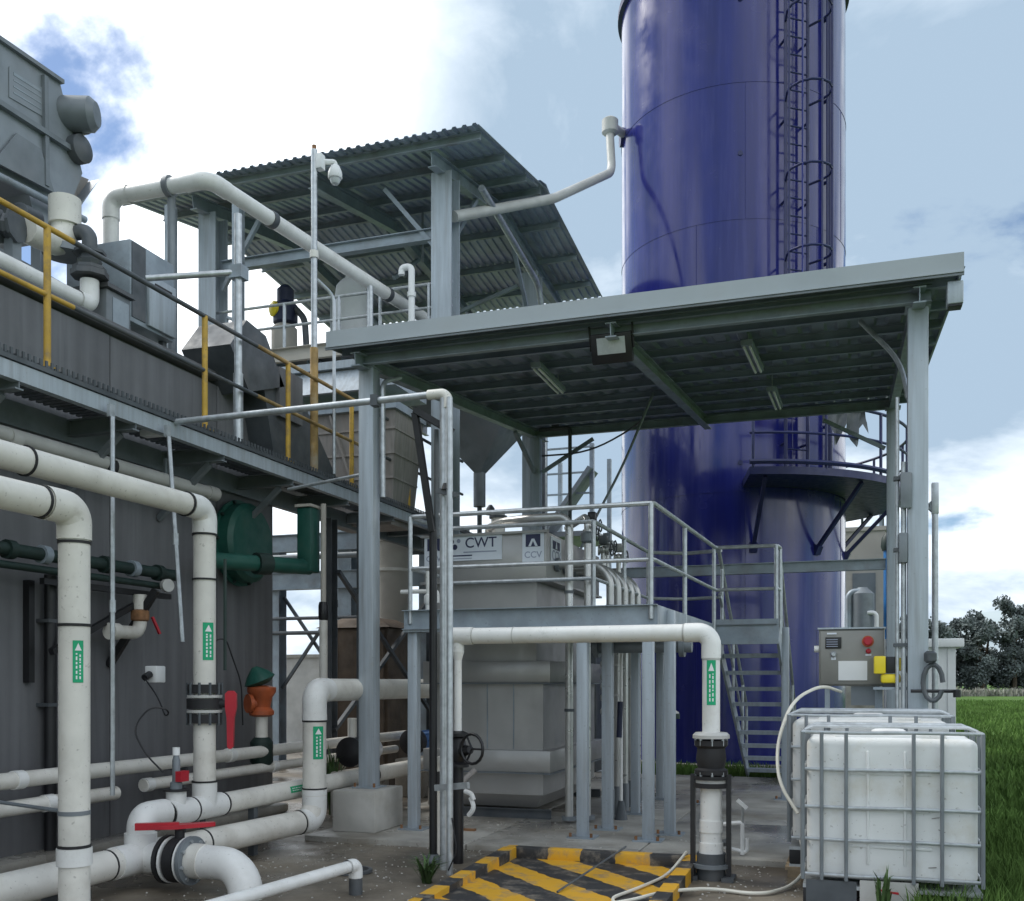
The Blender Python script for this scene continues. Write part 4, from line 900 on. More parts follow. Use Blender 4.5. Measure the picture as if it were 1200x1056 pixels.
def picto(x0, x1, z0, z1, y, side=False):
    P = (lambda a, z, e: (y + e, a, z)) if side else (lambda a, z, e: (a, y - e, z))
    def rect(a0, a1, b0, b1, e0, e1):
        p, q = P(a0, b0, e0), P(a1, b1, e1); return MB().box(tuple(min(i, j) for i, j in zip(p, q)), tuple(max(i, j) for i, j in zip(p, q)))
    s = obj('picture_sign', rect(x0, x1, z0, z1, .004, .011), 'white_board', t, 'white sign with dark pictogram above the letters CCV')
    w = x1 - x0; zm = z0 + (z1 - z0) * .52
    obj('pictogram', rect(x0 + w*.16, x1 - w*.16, zm, z1 - w*.1, .0115, .013), 'ink', s)
    tri = [(x0 + w*.28, zm + .004), (x0 + w*.44, z1 - w*.3), (x0 + w*.56, z1 - w*.3), (x0 + w*.72, zm + .004), (x0 + w*.6, zm + .004), (x0 + w*.5, zm + w*.25), (x0 + w*.4, zm + .004)]
    obj('pictogram_shape', MB().poly([P(a, z, .0132) for a, z in tri], (.001, 0, 0) if side else (0, -.001, 0)), 'white_board', s)
    c = P((x0 + x1) / 2, z0 + (z1 - z0) * .25, .0125)
    obj('lettering', text_mb('CCV', w * .40, c, (0, 1, 0) if side else (1, 0, 0), (0, 0, 1), .0008, .001), 'ink_grey', s)
picto(-3.33, -3.09, 2.77, 3.095, SY)
picto(-4.46, -4.24, 2.77, 3.095, SY)
picto(10.35, 10.75, 2.80, 3.07, -3.07, True)

# ================================================================== MEZZANINE WITH STAIR
t = thing('mezzanine', 'grey steel service platform with pipe railings around the stainless tank', 'platform', (-2.9, 10.5, .05))
DZ = 2.20
obj('deck_plate', MB().box((-4.18, 9.12, DZ - .012), (-2.42, 10.14, DZ)), 'steel_mid', t)
obj('deck_plate', MB().box((-2.419, 9.12, DZ - .012), (-1.70, 12.3, DZ)), 'steel_mid', t)
obj('deck_plate', MB().box((-2.35, 12.301, DZ - .012), (-.86, 13.0, DZ)), 'steel_mid', t)
obj('front_channel', MB().chan((-4.2, 9.10, DZ - .085), (-1.68, 9.10, DZ - .085), .19, .06), 'steel_grey', t)
obj('front_flange', MB().box((-4.2, 9.07, DZ - .205), (-1.68, 9.16, DZ - .182)), 'steel_light', t)
obj('side_channel', MB().chan((-1.69, 9.12, DZ - .085), (-1.60, 12.35, DZ - .085), .19, .06, flip=-1), 'steel_grey', t)
obj('inner_channel', MB().chan((-2.44, 10.15, DZ - .085), (-2.44, 12.9, DZ - .085), .19, .06), 'steel_grey', t)
obj('back_channel', MB().chan((-2.4, 13.0, DZ - .085), (-.86, 13.0, DZ - .085), .17, .06), 'steel_grey', t)
obj('landing_edge', MB().box((-1.58, 12.30, DZ - .24), (-.84, 12.36, DZ - .17)).box((-1.58, 12.34, DZ - .17), (-.84, 12.36, DZ + .06)), 'steel_grey', t)
for x, y, w_ in ((-4.12, 9.16, .1), (-2.40, 9.17, .1), (-2.30, 9.75, .1), (-1.78, 9.17, .1), (-1.66, 9.62, .1), (-2.28, 11.0, .09), (-2.28, 12.5, .09), (-1.66, 12.2, .1), (-.80, 12.95, .09), (-4.2, 12.6, .09)):
    p = obj('post', MB().bbox((x - w_/2, y - w_/2, .05), (x + w_/2, y + w_/2, DZ - .012 if y > 9.2 else DZ - .206), .006), 'steel_light', t)
    obj('base_plate', MB().box((x - .13, y - .11, .05), (x + .13, y + .11, .065)), 'steel_grey', p)
    for sx in (-1, 1): obj('anchor_bolt', MB().cyl((x + sx*.10, y - .08, .065), (x + sx*.10, y - .08, .10), .014, n=6), 'rust', p)
def rail(pts, r=.023): return MB().tube(pts, r, n=8, fil=.05)
def guard(t, pts, posts, zt=3.13, zm=2.62, z0=DZ):
    obj('top_rail', rail([(x, y, zt) for x, y in pts]), 'galv', t)
    obj('mid_rail', rail([(x, y, zm) for x, y in pts], .02), 'galv', t)
    for x, y in posts: obj('rail_post', MB().cyl((x, y, z0 - .12), (x, y, zt), .023, n=8), 'galv', t)
guard(t, [(-4.13, 10.1), (-4.13, 9.09), (-1.72, 9.09), (-1.58, 12.35), (-.86, 12.38), (-.84, 12.62)], [(-4.13, 9.09), (-1.74, 9.075), (-1.665, 10.55), (-1.59, 12.3), (-.87, 12.37), (-.84, 12.62)])
guard(t, [(-4.15, 9.98), (-2.50, 9.98), (-2.44, 12.6), (-2.0, 12.85), (-1.55, 12.7)], [(-2.50, 9.98), (-2.47, 11.3), (-2.44, 12.55)], 3.14, 2.56)
s = thing('steel_stair', 'grey steel stair descending from the platform in front of the blue tank', 'stair', (-1.2, 14.4, .05))
YA, YB, NS = 12.42, 16.3, 10
def szy(y): return DZ - (DZ - .05) * (y - YA) / (YB - YA)
for x, lab in ((-1.57, None), (-.85, None)):
    obj('stringer', MB().bar((x, YA, szy(YA) - .12), (x, YB, szy(YB)), .03, .2, (0, 0, 1)), 'steel_grey', s)
    obj('hand_rail', MB().tube([(x, YA + .2, 3.12), (x, YB - .3, 1.15), (x, YB - .3, .1)], .022, n=8, fil=.08), 'galv', s)
    obj('guard_rail', MB().tube([(x, YA + .25, 2.6), (x, YB - .3, .62)], .018, n=8), 'galv', s)
    for k in range(3):
        y = YA + .5 + k * 1.25; obj('rail_post', MB().cyl((x, y, szy(y) - .1), (x, y, 3.12 - 2.0 * (y - YA - .2) / (YB - YA - .5)), .02, n=8), 'galv', s)
for k in range(NS):
    y = YA + .12 + k * (YB - YA - .2) / NS; z = DZ - (k + .6) * (DZ - .05) / (NS + .2)
    obj('tread', MB().box((-1.55, y, z - .05), (-.87, y + .25, z)), 'steel_light', s)

# ================================================================== STAINLESS PIPE ROW
t = thing('discharge_pipe', 'polished steel pipe bending down past the deck beside the signs', 'pipe', (-3, 10.1, .3))
obj('pipe', MB().tube([(-3.9, 10.7, 3.09), (-3.9, 10.7, 3.24), (-3.6, 10.3, 3.24), (-3.2, 10.07, 3.22), (-2.78, 10.07, 3.22), (-2.78, 10.07, .12)], .043, n=14, fil=.12), 'stain_pipe', t)
for z in (2.42, 1.2): obj('clamp', MB().cyl((-2.78, 10.07, z), (-2.78, 10.07, z + .03), .052), 'steel_dark', t)
obj('flange', MB().cyl((-2.78, 10.07, .08), (-2.78, 10.07, .12), .08), 'steel_mid', t)
t = thing('twin_pipe', 'steel upright pipe with coupling beside the bent discharge pipe', 'pipe', (-2.62, 10.2, .3))
obj('pipe', MB().tube([(-3.02, 10.85, 3.22), (-2.62, 10.2, 3.24), (-2.62, 10.2, .12)], .036, n=14, fil=.12), 'stain_pipe', t)
obj('valve', MB().lathe([(.05, 0), (.07, .02), (.07, .1), (.05, .12)], (-2.62, 10.2, 2.95)), 'steel_mid', t)
obj('flange', MB().cyl((-2.62, 10.2, .08), (-2.62, 10.2, .12), .08), 'steel_mid', t)
names = ['first', 'second', 'third', 'fourth', 'fifth']
for k in range(5):
    y = 10.55 + k * .36; x = -2.46
    t = thing('gooseneck_pipe', f'{names[k]} from the front of five steel gooseneck pipes through the deck', 'pipe', (x, y, .3), 'row of gooseneck pipes on the platform')
    obj('pipe', MB().tube([(-3.05, y, 2.78), (x, y, 2.78), (x, y, .35)], .042, n=14, fil=.26, seg=9), 'stain_pipe', t)
    obj('clamp', MB().cyl((x, y, 2.3), (x, y, 2.33), .05), 'steel_dark', t)
    obj('flange', MB().cyl((-3.06, y, 2.78), (-3.02, y, 2.78), .075), 'steel_mid', t)
    obj('foot', MB().cyl((x, y, .05), (x, y, .36), .05), 'steel_mid', t)
for k, (x, y, z) in enumerate(((-2.75, 10.75, 3.12), (-2.68, 11.15, 3.0), (-2.72, 11.5, 3.08), (-2.66, 11.85, 3.0), (-2.85, 11.3, 3.3))):
    t = thing('actuated_valve', ['steel valve with handwheel nearest the signs', 'small valve with black actuator above the second gooseneck', 'valve with tall actuator above the third gooseneck', 'valve with pale actuator above the last goosenecks', 'highest small valve among the valve cluster'][k], 'valve', (x, y, z), 'valves above the gooseneck pipes')
    obj('stem', MB().cyl((x, y, 2.76), (x, y, z), .03), 'stain_pipe', t)
    obj('body', MB().lathe([(.06, -.06), (.06, -.04), (.035, -.03), (.05, 0), (.035, .03), (.06, .04), (.06, .06)], (x, y, z), (1, .2, 0)), 'stain_pipe', t)
    obj('actuator', MB().bbox((x - .04, y - .05, z + .06), (x + .05, y + .05, z + .16), .01), ('black', 'steel_dark', 'steel_mid', 'pvc_grey', 'black')[k], t)
    obj('wheel', MB().tube([(x + .1 + 0, y + .07*math.cos(a*.785), z + .07*math.sin(a*.785)) for a in range(8)], .009, n=6, closed=True), 'steel_dark', t)
    obj('spindle', MB().cyl((x + .04, y, z), (x + .11, y, z), .009, n=6), 'steel_dark', t)
t = thing('union_pipe', 'cream upright pipe with stacked unions under the platform', 'pipe', (-2.44, 10.35, .05))
obj('pipe', MB().cyl((-2.52, 10.6, .05), (-2.52, 10.6, 2.02), .038, n=14), 'pvc_grey', t)
for z in (1.15, 1.3, 1.42, 1.52, 1.66, 1.85): obj('union', MB().lathe([(.045, 0), (.06, .015), (.06, .06), (.045, .075)], (-2.52, 10.6, z)), 'pvc_grey', t)
obj('handle', MB().bar((-2.47, 10.55, 1.68), (-2.36, 10.5, 1.69), .02, .02), 'pvc_new', t)
obj('handle', MB().bar((-2.47, 10.55, 1.36), (-2.36, 10.5, 1.37), .02, .02), 'pvc_new', t)
t = thing('sample_pipe', 'thin pale sample line with blue grip under the platform', 'pipe', (-2.3, 10.5, .05))
obj('pipe', MB().cyl((-2.33, 10.5, .05), (-2.33, 10.5, 2.0), .018, n=10), 'pvc_new', t)
obj('grip', MB().cyl((-2.345, 10.47, .92), (-2.335, 10.48, 1.3), .03, n=10), 'navy', t)
obj('foot', MB().lathe([(.07, 0), (.05, .1), (.03, .2)], (-2.33, 10.5, .05)), 'steel_dark', t)
t = thing('drop_line', 'short white drop line with elbow hanging under the platform corner', 'pipe', (-1.55, 9.9, 1.2))
obj('pipe', MB().tube([(-1.72, 10.1, 2.0), (-1.72, 10.1, 1.22), (-1.66, 10.05, 1.19)], .022, n=10, fil=.04), 'pvc_new', t)
obj('nozzle', MB().cyl((-1.67, 10.05, 1.14), (-1.67, 10.05, 1.19), .035), 'green_dark', t)
t = thing('flange_header', 'dull steel header pipe under the platform edge', 'pipe', (-2, 9.9, 1.9))
obj('pipe', MB().cyl((-2.5, 9.95, 1.86), (-1.5, 9.95, 1.86), .065), 'steel_mid', t)
for x in (-2.48, -1.62): obj('flange', MB().cyl((x, 9.95, 1.86), (x + .05, 9.95, 1.86), .11), 'steel_mid', t)
obj('hanger', MB().box((-2.1, 9.93, 1.92), (-2.06, 9.97, 2.19)), 'steel_mid', t)
t = thing('side_valve', 'white hand valve at the left end of the platform', 'valve', (-4.22, 9.3, 2.3))
obj('stem', MB().cyl((-4.05, 9.35, 2.36), (-4.05, 9.35, 2.62), .025), 'pvc_new', t)
obj('body', MB().lathe([(.03, 0), (.045, .02), (.045, .09), (.03, .11)], (-4.05, 9.35, 2.28)), 'pvc_new', t)
obj('cross_pipe', MB().tube([(-4.35, 9.35, 2.42), (-3.95, 9.35, 2.42), (-3.95, 9.35, 2.3)], .022, n=8, fil=.04), 'pvc_new', t)
obj('foot', MB().cyl((-4.05, 9.35, 2.2), (-4.05, 9.35, 2.29), .03), 'pvc_new', t)
t = thing('white_standpipe', 'white standpipe with black clamp ring behind the company sign', 'pipe', (-4.1, 11.6, 3.1))
obj('pipe', MB().cyl((-4.1, 11.6, 3.1), (-4.1, 11.6, 3.55), .085), 'pvc', t)
obj('clamp', MB().cyl((-4.1, 11.6, 3.50), (-4.1, 11.6, 3.53), .11), 'steel_dark', t)
obj('cap', MB().lathe([(.06, 0), (.05, .08), (.02, .12)], (-4.2, 11.6, 3.55)), 'steel_dark', t)
# ================================================================== WHITE PIPE ARCH
AY = 7.8; AZ = 1.885; ar = .067
t = thing('pipe_arch', 'white pipe arch spanning in front of the platform with black valves on both legs', 'pipe', (-2.1, AY, 0))
AL, AR = -3.14, -1.03
obj('pipe', MB().tube([(AL + .02, AY, AZ), (AR, AY, AZ), (AR, AY, 1.12)], ar, n=22, fil=.1, seg=8), 'pvc_new', t)
obj('elbow', MB().tube([(AR - .2, AY, AZ), (AR, AY, AZ), (AR, AY, AZ - .2)], ar + .007, n=22, fil=.13, seg=8, caps=False), 'pvc_new', t)
obj('tee', MB().cyl((AL - .03, AY, AZ), (AL + .16, AY, AZ), ar + .007, n=22).cyl((AL + .03, AY, AZ), (AL + .03, AY, AZ - .13), .05, n=18), 'pvc_new', t)
ring_list(t, 'pvc_grey', [((AL + .17, AY, AZ), (1, 0, 0)), ((-2.62, AY, AZ), (1, 0, 0)), ((AR - .21, AY, AZ), (1, 0, 0)), ((AR, AY, AZ - .21), (0, 0, 1))], ar + .003, .008)
obj('reducer', MB().lathe([(.05, 0), (.032, -.07)], (AL + .03, AY, AZ - .13)), 'pvc_new', t)
obj('left_leg', MB().cyl((AL + .03, AY, 1.08), (AL + .03, AY, AZ - .18), .031, n=16), 'pvc_new', t)
label_band(t, (AR, AY, 1.50), (0, 0, 1), ar, .34, .5, (.15, -1, 0))
# right leg: flanged rubber valve, sight tube, stand
v = obj('check_valve', MB().lathe([(.09, 0), (.125, .0), (.125, .035), (.10, .05), (.115, .12), (.105, .2), (.125, .22), (.125, .26), (.09, .26)], (AR, AY, .80), n=24), 'rubber', t)
obj('flange', MB().lathe([(.085, 0), (.14, 0), (.14, .025), (.12, .045), (.085, .045)], (AR, AY, 1.075), n=24), 'pvc_grey', t)
for z in (1.05, .79):
    for k in range(8):
        a = k * .785 + .2; obj('bolt', MB().cyl((AR + .115*math.cos(a), AY + .115*math.sin(a), z - .03), (AR + .115*math.cos(a), AY + .115*math.sin(a), z + .03), .011, n=6), 'galv', v)
obj('lower_flange', MB().cyl((AR, AY, .70), (AR, AY, .735), .135, n=24).cyl((AR, AY, .762), (AR, AY, .79), .135, n=24), 'rubber', t)
obj('gasket', MB().cyl((AR, AY, .736), (AR, AY, .761), .12, n=24), 'pvc_grey', t)
obj('sight_tube', MB().cyl((AR, AY, .22), (AR, AY, .70), .083, n=22), 'pvc_new', t)
obj('socket', MB().cyl((AR, AY, .36), (AR, AY, .45), .09, n=22).cyl((AR, AY, .20), (AR, AY, .28), .092, n=22), 'pvc_new', t)
for s in (-1, 1):
    obj('stand_post', MB().bar((AR + s*.135, AY - .02, .0), (AR + s*.135, AY - .02, .80), .035, .05, (0, 1, 0)), 'black', t)
    obj('stand_foot', MB().box((AR + s*.135 - .045, AY - .12, 0), (AR + s*.135 + .045, AY + .1, .03)), 'steel_dark', t)
obj('base_flange', MB().cyl((AR, AY, .0), (AR, AY, .20), .11, n=20), 'steel_dark', t)
obj('base_ring', MB().cyl((AR, AY, .09), (AR, AY, .12), .14, n=20), 'steel_mid', t)
# left leg valve with handwheel
v = obj('gate_valve', MB().lathe([(.055, 0), (.09, 0), (.09, .025), (.055, .04), (.075, .1), (.075, .17), (.055, .24), (.09, .255), (.09, .28), (.04, .30)], (AL + .03, AY, .80), n=20), 'black', t)
hw = obj('handwheel', MB().tube([(AL + .20 + .122*math.cos(a*.3927)*.9, AY - .12 - .122*math.cos(a*.3927)*.35, .96 + .122*math.sin(a*.3927)) for a in range(16)], .013, n=8, closed=True), 'black', t)
for k in range(3):
    a = k * 2.094; obj('spoke', MB().cyl((AL + .20, AY - .12, .96), (AL + .20 + .11*math.cos(a), AY - .12 - .043*math.cos(a), .96 + .12*math.sin(a)), .009, n=6), 'black', hw)
obj('bonnet', MB().cyl((AL + .05, AY - .01, .93), (AL + .17, AY - .08, .95), .055, r2=.035), 'black', t)
obj('lower_leg', MB().cyl((AL + .03, AY, 0), (AL + .03, AY, .80), .045, n=16), 'black', t)
obj('side_stub', MB().tube([(AL - .06, AY, .86), (AL - .16, AY, .84), (AL - .16, AY, .0)], .045, n=14, fil=.08), 'pvc', t)
obj('side_flange', MB().cyl((AL - .16, AY, .62), (AL - .16, AY, .76), .07, n=18), 'rubber', t)

# ------------------------------------------------------------------ poles and light bar
t = thing('black_pole', 'slim black pole with angled brace left of the pipe arch', 'pole', (-3.30, 7.72, 0))
obj('pole', MB().cyl((-3.30, 7.72, 0), (-3.30, 7.72, 2.78), .033, n=12), 'black', t)
obj('brace', MB().bar((-3.30, 7.70, 2.75), (-3.42, 7.62, 3.72), .05, .05), 'black', t)
obj('arm', MB().bar((-3.42, 7.6, 3.74), (-3.12, 7.72, 3.56), .05, .05), 'black', t)
obj('pole_top', MB().cyl((-3.28, 7.74, 2.7), (-3.28, 7.74, 3.6), .02), 'steel_dark', t)
obj('foot', MB().lathe([(.08, 0), (.08, .03), (.04, .08)], (-3.30, 7.72, 0)), 'steel_dark', t)
t = thing('conduit_pole', 'pair of galvanised conduit poles clamped together in front of the skid', 'pole', (-3.05, 7.4, 0))
obj('pole', MB().cyl((-3.11, 7.5, 0), (-3.11, 7.5, 3.78), .036, n=12), 'galv', t)
obj('pole', MB().cyl((-2.98, 7.3, 0), (-3.03, 7.42, 3.76), .026, n=12), 'galv', t)
obj('clamp', MB().bar((-3.16, 7.44, .66), (-2.84, 7.34, .70), .03, .05), 'galv', t)
obj('clamp', MB().bar((-3.14, 7.42, 3.03), (-2.96, 7.42, 2.98), .04, .04), 'steel_dark', t)
obj('clamp_knob', MB().lathe([(.035, 0), (.02, .05)], (-3.06, 7.41, 3.03)), 'black', t)
obj('elbow', MB().tube([(-3.25, 7.5, 3.82), (-3.08, 7.5, 3.82), (-3.08, 7.5, 3.70)], .04, n=14, fil=.06), 'pvc', t)
obj('wire', MB().tube([(-2.95, 7.27, .45), (-2.9, 7.25, .2), (-2.96, 7.22, .05)], .006, n=6, fil=.05), 'black', t)
t = thing('light_bar', 'long thin galvanised bar carrying a small lamp out to the walkway', 'bar', (-4.6, 7.5, 3.8))
obj('bar', MB().cyl((-6.1, 7.5, 3.80), (-3.2, 7.5, 3.82), .028, n=10), 'galv', t)
l = obj('lamp', MB().bbox((-5.98, 7.4, 3.68), (-5.72, 7.5, 3.74), .01), 'white_paint', t)
obj('lamp_arm', MB().box((-5.9, 7.46, 3.74), (-5.86, 7.49, 3.80)), 'galv', l)
obj('clip', MB().box((-3.75, 7.46, 3.77), (-3.69, 7.54, 3.86)), 'steel_dark', t)
m = MB().cyl((-5.6, 9.25, 3.52), (-4.67, 9.15, 3.60), .018, n=8)
tag(obj('tie_bar', m, 'galv'), 'short galvanised tie between the left canopy column and walkway', 'bar')

# ================================================================== STRIPED BASIN
t = thing('striped_basin', 'low kerbed basin painted in worn yellow and black hazard stripes', 'basin', (-1.95, 7.1, 0))
BX0, BX1, BY0, BY1 = -2.78, -1.15, 6.05, 8.12
obj('floor', MB().box((BX0 + .1, BY0 + .1, .0), (BX1 - .1, BY1 - .1, .035)), 'hazard_floor', t)
obj('kerb', MB().bbox((BX0, BY1 - .11, 0), (BX1, BY1, .125), .02), 'hazard_kerb', t)
obj('kerb', MB().bbox((BX0, BY0, 0), (BX1, BY0 + .11, .075), .02), 'hazard_kerb', t)
obj('kerb', MB().poly([(BX0, BY0 + .111, 0), (BX0, BY0 + .111, .07), (BX0, BY1 - .111, .125), (BX0, BY1 - .111, 0)], (.11, 0, 0)), 'hazard_side', t)
obj('kerb', MB().poly([(BX1 - .11, BY0 + .111, 0), (BX1 - .11, BY0 + .111, .07), (BX1 - .11, BY1 - .111, .125), (BX1 - .11, BY1 - .111, 0)], (.11, 0, 0)), 'hazard_side', t)
tag(obj('steel_rod', MB().cyl((-1.95, 6.75, .045), (-1.78, 8.2, .145), .008, n=6), 'steel_dark'), 'thin dark rod lying across the striped basin', 'rod')
def hose(pts, r, lab, nm='hose'):
    tag(obj(nm, MB().tube(pts, r, n=8, fil=.25, seg=7), 'hose'), lab, 'hose')
hose([(-1.75, 6.05, .09), (-1.62, 6.35, .055), (-1.42, 6.55, .055), (-1.22, 6.9, .07), (-.95, 7.35, .02), (-.62, 7.2, .02), (-.42, 7.6, .02), (-.33, 7.95, .1), (-.38, 8.0, .3)], .013, 'pale hose running from the striped basin along the ground to the tote')
hose([(-1.28, 5.95, .1), (-1.40, 6.35, .06), (-1.55, 6.6, .055), (-1.42, 7.1, .05), (-1.32, 7.6, .05), (-1.25, 8.0, .16)], .012, 'pale hose curling inside the striped basin up over its back kerb')
hose([(-.1, 9.2, 1.42), (-.25, 8.95, 1.48), (-.48, 8.6, 1.36), (-.58, 8.3, 1.0), (-.55, 8.1, .72), (-.4, 8.0, .5)], .014, 'pale hose looping from the cabinet down past the rear tote')
t = thing('floor_tap', 'small white tap assembly standing on the slab right of the arch', 'tap', (-.95, 8.6, .05))
obj('pipe', MB().tube([(-1.1, 8.62, .30), (-.88, 8.62, .33), (-.88, 8.62, .06)], .018, n=8, fil=.03), 'white_paint', t)
obj('handle', MB().bar((-.92, 8.6, .52), (-.84, 8.6, .45), .02, .03), 'white_paint', t)
obj('stem', MB().cyl((-.88, 8.62, .33), (-.88, 8.62, .50), .01, n=8), 'galv', t)
obj('foot', MB().tube([(-1.05, 8.62, .12), (-.84, 8.62, .08), (-.84, 8.62, .2)], .016, n=8, fil=.03), 'white_paint', t)
obj('outlet', MB().cyl((-1.08, 8.6, .14), (-.98, 8.6, .17), .03, n=8), 'steel_dark', t)
t = thing('pipe_junction', 'weathered pipe joint with white elbow beside the left skid post', 'pipe', (-3.9, 9.6, .05))
obj('pipe', MB().tube([(-3.72, 9.4, .06), (-3.72, 9.4, .5), (-3.6, 9.5, .62)], .03, n=10, fil=.08), 'hopper', t)
obj('elbow', MB().tube([(-3.62, 9.36, .18), (-3.55, 9.34, .26), (-3.6, 9.36, .36)], .025, n=10, fil=.05), 'pvc_new', t)
obj('elbow', MB().tube([(-3.66, 9.36, .42), (-3.58, 9.34, .40), (-3.56, 9.34, .34)], .025, n=10, fil=.05), 'pvc_new', t)
obj('flat_bar', MB().box((-3.9, 9.2, .05), (-3.5, 9.26, .07)), 'rust', t)
# weeds
def tuft(name, lab, x, y, n, h, spread, seed, m='weed', z0=0):
    rnd = random.Random(seed); mb = MB()
    for i in range(n):
        a = rnd.uniform(0, 6.28); l = h * rnd.uniform(.5, 1); s = spread * rnd.uniform(.3, 1); w_ = .006 + .006 * rnd.random()
        bx, by = x + rnd.uniform(-.03, .03), y + rnd.uniform(-.03, .03); d = Vector((math.cos(a), math.sin(a), 0)); p_ = Vector((-d.y, d.x, 0)) * w_
        q0 = Vector((bx, by, z0)); q1 = q0 + d * s * .45 + Vector((0, 0, l * .75)); q2 = q0 + d * s + Vector((0, 0, l * rnd.uniform(.7, 1)))
        mb.add([q0 - p_, q0 + p_, q1 + p_ * .8, q1 - p_ * .8, q2], [(0, 1, 2, 3), (3, 2, 4)], True)
    o = obj(name, plain_mesh(name, mb, m), m); tag(o, lab, 'plant'); return o
tuft('weed_tuft', 'dark spiky weed growing at the left corner of the striped basin', -3.02, 6.95, 60, .26, .22, 5)
tuft('weed_tuft', 'dry weed clump at the foot of the front of the tote', .18, 6.9, 26, .34, .09, 6)
tuft('weed_tuft', 'leafy weeds in front of the right foot of the tote', .62, 6.92, 40, .22, .14, 8)
tuft('weed_tuft', 'green weeds growing through the grating gap at the wall end', -5.6, 10.2, 70, .9, .3, 9)

# ================================================================== TOTES
def make_tote(front_panel=True):
    W_, D_, H_ = 1.10, 1.0, 1.18
    t = thing('caged_tote', '', 'tote'); z0 = .19
    # bottle: rounded box with shallow embossed bands
    bm = bmesh.new(); bmesh.ops.create_cube(bm, size=1)
    for q in bm.verts: q.co = Vector((q.co.x * (W_ - .045), q.co.y * (D_ - .045), q.co.z * (H_ - z0 - .05))) + Vector((W_/2, D_/2, z0 + (H_ - z0 - .05) / 2 + .004))
    bmesh.ops.subdivide_edges(bm, edges=bm.edges[:], cuts=5, use_grid_fill=True)
    for q in bm.verts:
        k = .012 * mnoise.noise(q.co * 3.1); q.co += Vector((0, -k if q.co.y < .2 else k, k * .6))
    sharp = [e for e in bm.edges if len(e.link_faces) == 2 and e.calc_face_angle() > .9]
    bmesh.ops.bevel(bm, geom=sharp, offset=.05, segments=4, affect='EDGES', profile=.5)
    me = bpy.data.meshes.new('bottle'); bm.to_mesh(me); bm.free(); me.materials.append(MATS['ibc_white'])
    for p in me.polygons: p.use_smooth = True
    b = obj('bottle', me, None, t)
    for zz in (.42, .66, .9): obj('moulded_band', MB().bbox((.30, .016, zz - .012), (.80, .05, zz + .012), .008), 'ibc_white', b)
    for xx in (.40, .63): obj('moulded_rib', MB().bbox((xx, .014, .30), (xx + .02, .05, 1.05), .008), 'ibc_white', b)
    for xx, zz, a in ((.16, .98, .5), (.22, .97, -.4), (.80, .62, .3), (.84, .55, -.6), (.78, .30, .2), (.33, .42, 1.2)): obj('scuff', MB().bar((xx, .0215, zz), (xx + .05 * math.cos(a), .0215, zz + .03 * math.sin(a)), .002, .006, (0, 0, 1)), 'hopper', b)
    obj('lid', MB().lathe([(.11, 0), (.11, .045), (.09, .055)], (W_/2, D_*.42, H_ - .055)), 'white_paint', b)
    obj('top_ridge', MB().bbox((.2, .12, H_ - .065), (.9, .2, H_ - .025), .015), 'ibc_white', b)
    cz_ = (.225, .46, .675, .925, 1.17)
    for z in cz_:
        obj('cage_ring', MB().tube([(0, 0, z), (W_ * .3, -.004, z - .003), (W_ * .62, .003, z + .002), (W_, 0, z), (W_, D_, z), (0, D_, z)], .012, n=8, closed=True), 'galv', t)
    xs_ = (.0, .12, .275, .69, .86, W_)
    bars = MB().cyl((0, 0, z0), (0, 0, 1.17), .0125, n=8); me = mesh_of('cage_bar', bars, 'steel_mid')
    for x in xs_:
        for y in (-.012, D_ + .012):
            o = obj('cage_bar', me, None, t); o.location = (x, y, 0)
    for y in (.17, .36, .64, .83):
        for x in (-.012, W_ + .012):
            o = obj('cage_bar', me, None, t); o.location = (x, y, 0)
    for y in (.30, .70): obj('top_bar', MB().tube([(0, y, 1.172), (.06, y, 1.2), (W_ - .06, y, 1.2), (W_, y, 1.172)], .012, n=8), 'galv', t)
    p = obj('pallet', MB().box((0, 0, .13), (W_, D_, .155)), 'galv', t)
    for x in (0, W_/2 - .06, W_ - .12):
        for y in (0, D_ - .12): obj('foot', MB().bbox((x, y, .02), (x + .12, y + .12, .13), .01), 'rubber', p)
    for x in (0, W_/2 - .06, W_ - .12): obj('skid_runner', MB().box((x, 0, 0), (x + .12, D_, .02)), 'galv', p)
    if front_panel:
        obj('front_panel', MB().box((.02, -.004, .03), (.34, .006, .186)), 'steel_dark', t)
        f = obj('label_panel', MB().box((.36, -.006, .05), (.72, .004, .20)), 'pvc_grey', t)
        obj('red_mark', MB().poly([(.48, -.0075, .15), (.52, -.0075, .11), (.56, -.0075, .125), (.60, -.0075, .12), (.60, -.0075, .135), (.54, -.0075, .14)], (0, -.001, 0)), 'red', f)
    obj('drain_valve', MB().lathe([(.045, 0), (.045, .07), (.03, .09)], (W_/2, .02, .24), (0, -1, 0)) if not front_panel else MB().lathe([(.045, 0), (.045, .07), (.03, .09)], (W_/2, D_ - .02, .24), (0, 1, 0)), 'black', t)
    return t
t1 = make_tote(); t1.location = (-.32, 7.03, 0); t1['label'] = 'white plastic tote in a galvanised cage nearest the camera'; t1['group'] = 'caged totes'
t2 = copy_tree(t1); t2.location = (-.47, 8.08, .08); t2['label'] = 'rear caged tote raised on a timber pallet behind the front one'
for o in kids(t2):
    if o.name.split('.')[0] in ('front_panel', 'label_panel'):
        for c in kids(o): bpy.data.objects.remove(c)
        bpy.data.objects.remove(o)
t2.scale = (1.06, .86, 1)
t = thing('timber_pallet', 'timber pallet under the rear tote', 'pallet', (0, 8.5, 0))
for x in (-.48, 0, .5): obj('bearer', MB().box((x, 8.06, .0), (x + .1, 8.9, .055)), 'timber', t)
for i in range(6): obj('slat', MB().box((-.5, 8.06 + i*.145, .055), (.64, 8.16 + i*.145, .08)), 'timber', t)

